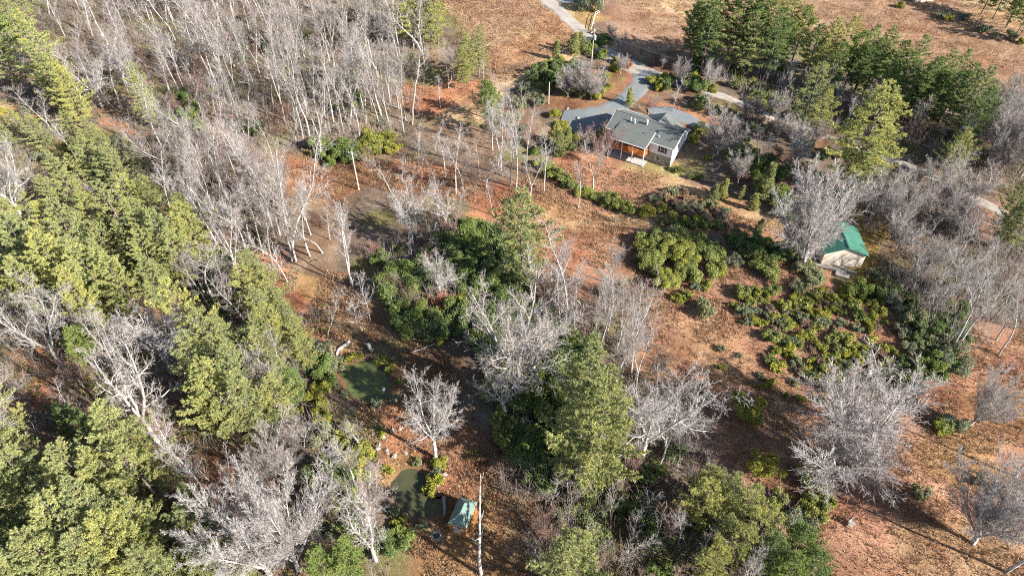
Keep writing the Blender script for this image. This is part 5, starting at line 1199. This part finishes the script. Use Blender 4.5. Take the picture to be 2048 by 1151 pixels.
for (zone, look), L in groups.items():
    free = [i for i in L if not i['label']]
    for i in free:
        x, y, z = i['pos']; i['px'], i['py'] = pix(x, y, z + i['size'] * .5)
        i['in'] = -40 < i['px'] < 2088 and -40 < i['py'] < 1190
    vis = [i for i in free if i['in']]; n = len(vis)
    vis.sort(key=lambda i: i['px'])
    if n == 1: vis[0]['label'] = f'{look} {zone}'
    else:
        m = 1 if n <= 8 else 2 if n <= 16 else 3 if n <= 24 else 4
        if n <= 32:
            order = sorted(vis, key=lambda i: -i['py'])
            for b_ in range(m):
                band = sorted(order[b_ * n // m:(b_ + 1) * n // m], key=lambda i: i['px']); c_ = len(band)
                dep = ['', ['nearer ', 'farther '], ['nearest ', 'middle ', 'farthest '], ['nearest ', 'nearer ', 'farther ', 'farthest ']][m - 1]; dep = dep[b_] if dep else ''
                for k, i in enumerate(band):
                    i['label'] = f"{'rightmost' if k == c_ - 1 else ORD[k]} of the {NUM[c_]} {dep}{PLU(look)} {zone}" if c_ > 2 else f"{('left', 'right')[k]} one of two {dep}{PLU(look)} {zone}"
        else:
            rest = list(vis)
            for word, key in (('leftmost', lambda i: i['px']), ('rightmost', lambda i: -i['px']), ('lowest standing', lambda i: -i['py']), ('farthest', lambda i: i['py']), ('biggest', lambda i: -i['size']), ('smallest', lambda i: i['size'])):
                b_ = min(rest, key=key); rest.remove(b_); b_['label'] = f'{word} {look} {zone}'
            for i in rest: i['label'] = f'{look} {zone}, among many alike'
    off = sorted((i for i in free if not i['in']), key=lambda i: i['px']); c_ = len(off)
    for k, i in enumerate(off):
        i['label'] = f"{look} {zone}, at the picture edge" if c_ == 1 or c_ > 13 else f"{'rightmost' if k == c_ - 1 else ORD[k]} {look} {zone}, at the picture edge"
for it in ITEMS:
    wd_ = it['label'].split()
    while len(wd_) > 16 and 'the' in wd_: wd_.remove('the')
    if len(wd_) > 16 and 'pale' in wd_: wd_.remove('pale')
    it['label'] = ' '.join(wd_)
for it in ITEMS: tag(it['o'], it['label'], CAT.get(it['kind'], 'tree'), PLU(it['look']) + ' ' + it['zone'])

# ------------------------------------------------------------------ stuff nobody could count: brush, leaf litter, dead grass
def inside(poly, n, seed, soft=3.0):
    g = np.random.default_rng(seed); W = wpoly(poly); xs = [p[0] for p in W]; ys = [p[1] for p in W]
    x = g.uniform(min(xs) - 2, max(xs) + 2, n * 7); y = g.uniform(min(ys) - 2, max(ys) + 2, n * 7)
    d = sdist(x, y, W) + (vnoise(x, y, 4) - .5) * soft * 2; k = (d < 0) & (g.random(len(x)) < .12 + 1.3 * sstep(.3, .75, vnoise(x + seed, y, 2.1) * .6 + vnoise(x, y + seed, 7) * .4))
    for P, wd in ROADS:
        if len(P): 
            for j in range(0, len(P), 2): k &= (x - P[j, 0]) ** 2 + (y - P[j, 1]) ** 2 > (wd[j] / 2 + .4) ** 2
    for P, wz in POND_POLY: k &= sdist(x, y, P) > .3
    k &= sdist(x, y, [tuple(p) for p in HR]) > 0
    x, y = x[k][:n], y[k][:n]
    return np.stack([x, y, hz(x, y)], 1)
WOODS = [[(150, -70), (860, -70), (860, 180), (790, 300), (560, 310), (300, 260), (0, 190), (-100, 60)], [(-60, 240), (300, 290), (560, 320), (590, 520), (620, 720), (720, 900), (780, 1230), (-80, 1260)],
         [(740, 490), (860, 440), (1000, 440), (1060, 560), (1260, 560), (1310, 740), (1400, 880), (1560, 1010), (1640, 1240), (1090, 1240), (990, 880), (960, 700), (790, 660)],
         [(1700, 370), (2100, 440), (2120, 640), (1900, 700), (1750, 600)], [(1380, 120), (1640, 180), (1940, 250), (2140, 260), (2140, 420), (1980, 370), (1700, 270), (1480, 190)]]
def brush(name, seed, dens, mat, hmin, hmax, kind_n=5):
    Ps = []
    for k, (Wp, n) in enumerate(zip(WOODS, dens)): Ps.append(inside(Wp, n, seed + k))
    P = np.concatenate(Ps); g = np.random.default_rng(seed); n = len(P)
    a, b, r0, r1 = [], [], [], []
    hgt = g.uniform(hmin, hmax, n) * (.6 + .8 * vnoise(P[:, 0], P[:, 1], 6))
    for s in range(kind_n):
        d = g.normal(0, .34, (n, 3)); d[:, 2] = 1; d /= np.linalg.norm(d, axis=1, keepdims=True)
        st = P + g.normal(0, .12, (n, 3)) * [1, 1, 0]; L = hgt * g.uniform(.6, 1.1, n)
        m = st + d * (L * .55)[:, None]; d2 = d + g.normal(0, .25, (n, 3)); e = m + d2 * (L * .5)[:, None]; e2 = m + (d + g.normal(0, .45, (n, 3))) * (L * .4)[:, None]
        for A_, B_, ra, rb in ((st, m, .022, .016), (m, e, .016, .009), (m, e2, .013, .008)):
            a.append(A_); b.append(B_); r0.append(np.full(n, ra)); r1.append(np.full(n, rb))
    V, f = tubes(np.concatenate(a), np.concatenate(b), np.concatenate(r0), np.concatenate(r1), 3)
    return tag(obj(name, mesh_np(name, V, [f], mat)), kind='stuff')
M['brushred'] = mat_plain('brush_twigs', (.30, .22, .19), (.21, .145, .125), .15, .9)
M['brushgrey'] = mat_plain('grey_brush_twigs', (.34, .30, .275), (.24, .205, .185), .15, .9)
brush('reddish_brush', 900, (2300, 2000, 1000, 450, 450), M['brushred'], 1.0, 3.4)
brush('grey_brush', 950, (2200, 1500, 1000, 600, 600), M['brushgrey'], 1.2, 4.4)

def tufts(name, polys, mat, L, Wd, nb, seed, up=1.0, soft=3.0, lift=.02):
    P = np.concatenate([inside(p, n, seed + k, soft) for k, (p, n) in enumerate(polys)])
    P[:, 2] += lift; g = np.random.default_rng(seed)
    V, f = tuft_mesh(P, np.tile(np.array([[0, 0, up]]), (len(P), 1)), L, Wd, nb, g, 1.0)
    return tag(obj(name, mesh_np(name, V, [f], mat)), kind='stuff')
def tone_leaf(name, stops, trans=.2): return mat_leaf(name, stops, trans, .9, .05, 0)
M['straw'] = tone_leaf('straw', [(0, (.21, .13, .08)), (.5, (.32, .215, .13)), (1, (.45, .35, .22))], .15)
M['weed'] = tone_leaf('weed', [(0, (.11, .055, .035)), (.5, (.20, .10, .06)), (1, (.30, .17, .10))], .1)
M['fallen'] = tone_leaf('fallen_leaf', [(0, (.19, .10, .06)), (.5, (.27, .145, .088)), (1, (.36, .22, .14))], .1)
M['evergr'] = tone_leaf('ground_evergreen', [(0, (.05, .08, .02)), (.5, (.12, .15, .04)), (1, (.24, .25, .09))], .2)
MEAD = [(1000, 380), (1160, 310), (1290, 340), (1480, 425), (1560, 445), (1650, 560), (1900, 700), (2120, 640), (2140, 1240), (1650, 1240), (1560, 1010), (1400, 860), (1300, 700), (1260, 560), (1100, 520), (1000, 480)]
FIELDL = [(870, -60), (1075, -60), (1165, 80), (950, 200), (900, 60)]; FIELDR = [(1220, -60), (2120, -60), (2120, 210), (1640, 80), (1390, 60), (1300, 120)]
PONDS_ = [(600, 560), (700, 560), (760, 680), (930, 700), (960, 800), (1010, 900), (1130, 1220), (850, 1240), (740, 960), (680, 740)]
CLEAR = [(560, 305), (830, 318), (1000, 372), (1000, 430), (760, 370), (570, 390)]
tufts('dry_grass', [(MEAD, 17000), (FIELDL, 6000), (FIELDR, 9000), (PONDS_, 5000), (CLEAR, 1500)], M['straw'], .5, .08, 4, 1000, .8)
tufts('rusty_weeds', [(MEAD, 9000), (FIELDL, 4000), (FIELDR, 7000), (PONDS_, 3000), (CLEAR, 1500)], M['weed'], .7, .06, 4, 1050, 1.0)
tufts('fallen_leaves', [(MEAD, 4500), (PONDS_, 3000), (CLEAR, 2500), ([(800, 185), (960, 160), (880, 235), (815, 222)], 1500)] + [(W_, n) for W_, n in zip(WOODS, (9000, 10000, 4000, 2500, 1500))], M['fallen'], .2, .14, 3, 1100, .15)
tufts('evergreen_ground_cover', [(W_, n) for W_, n in zip(WOODS, (7000, 9000, 4200, 1500, 1500))], M['evergr'], .36, .13, 6, 1200, .6, 6.0, .25)
print('things', len(ITEMS))
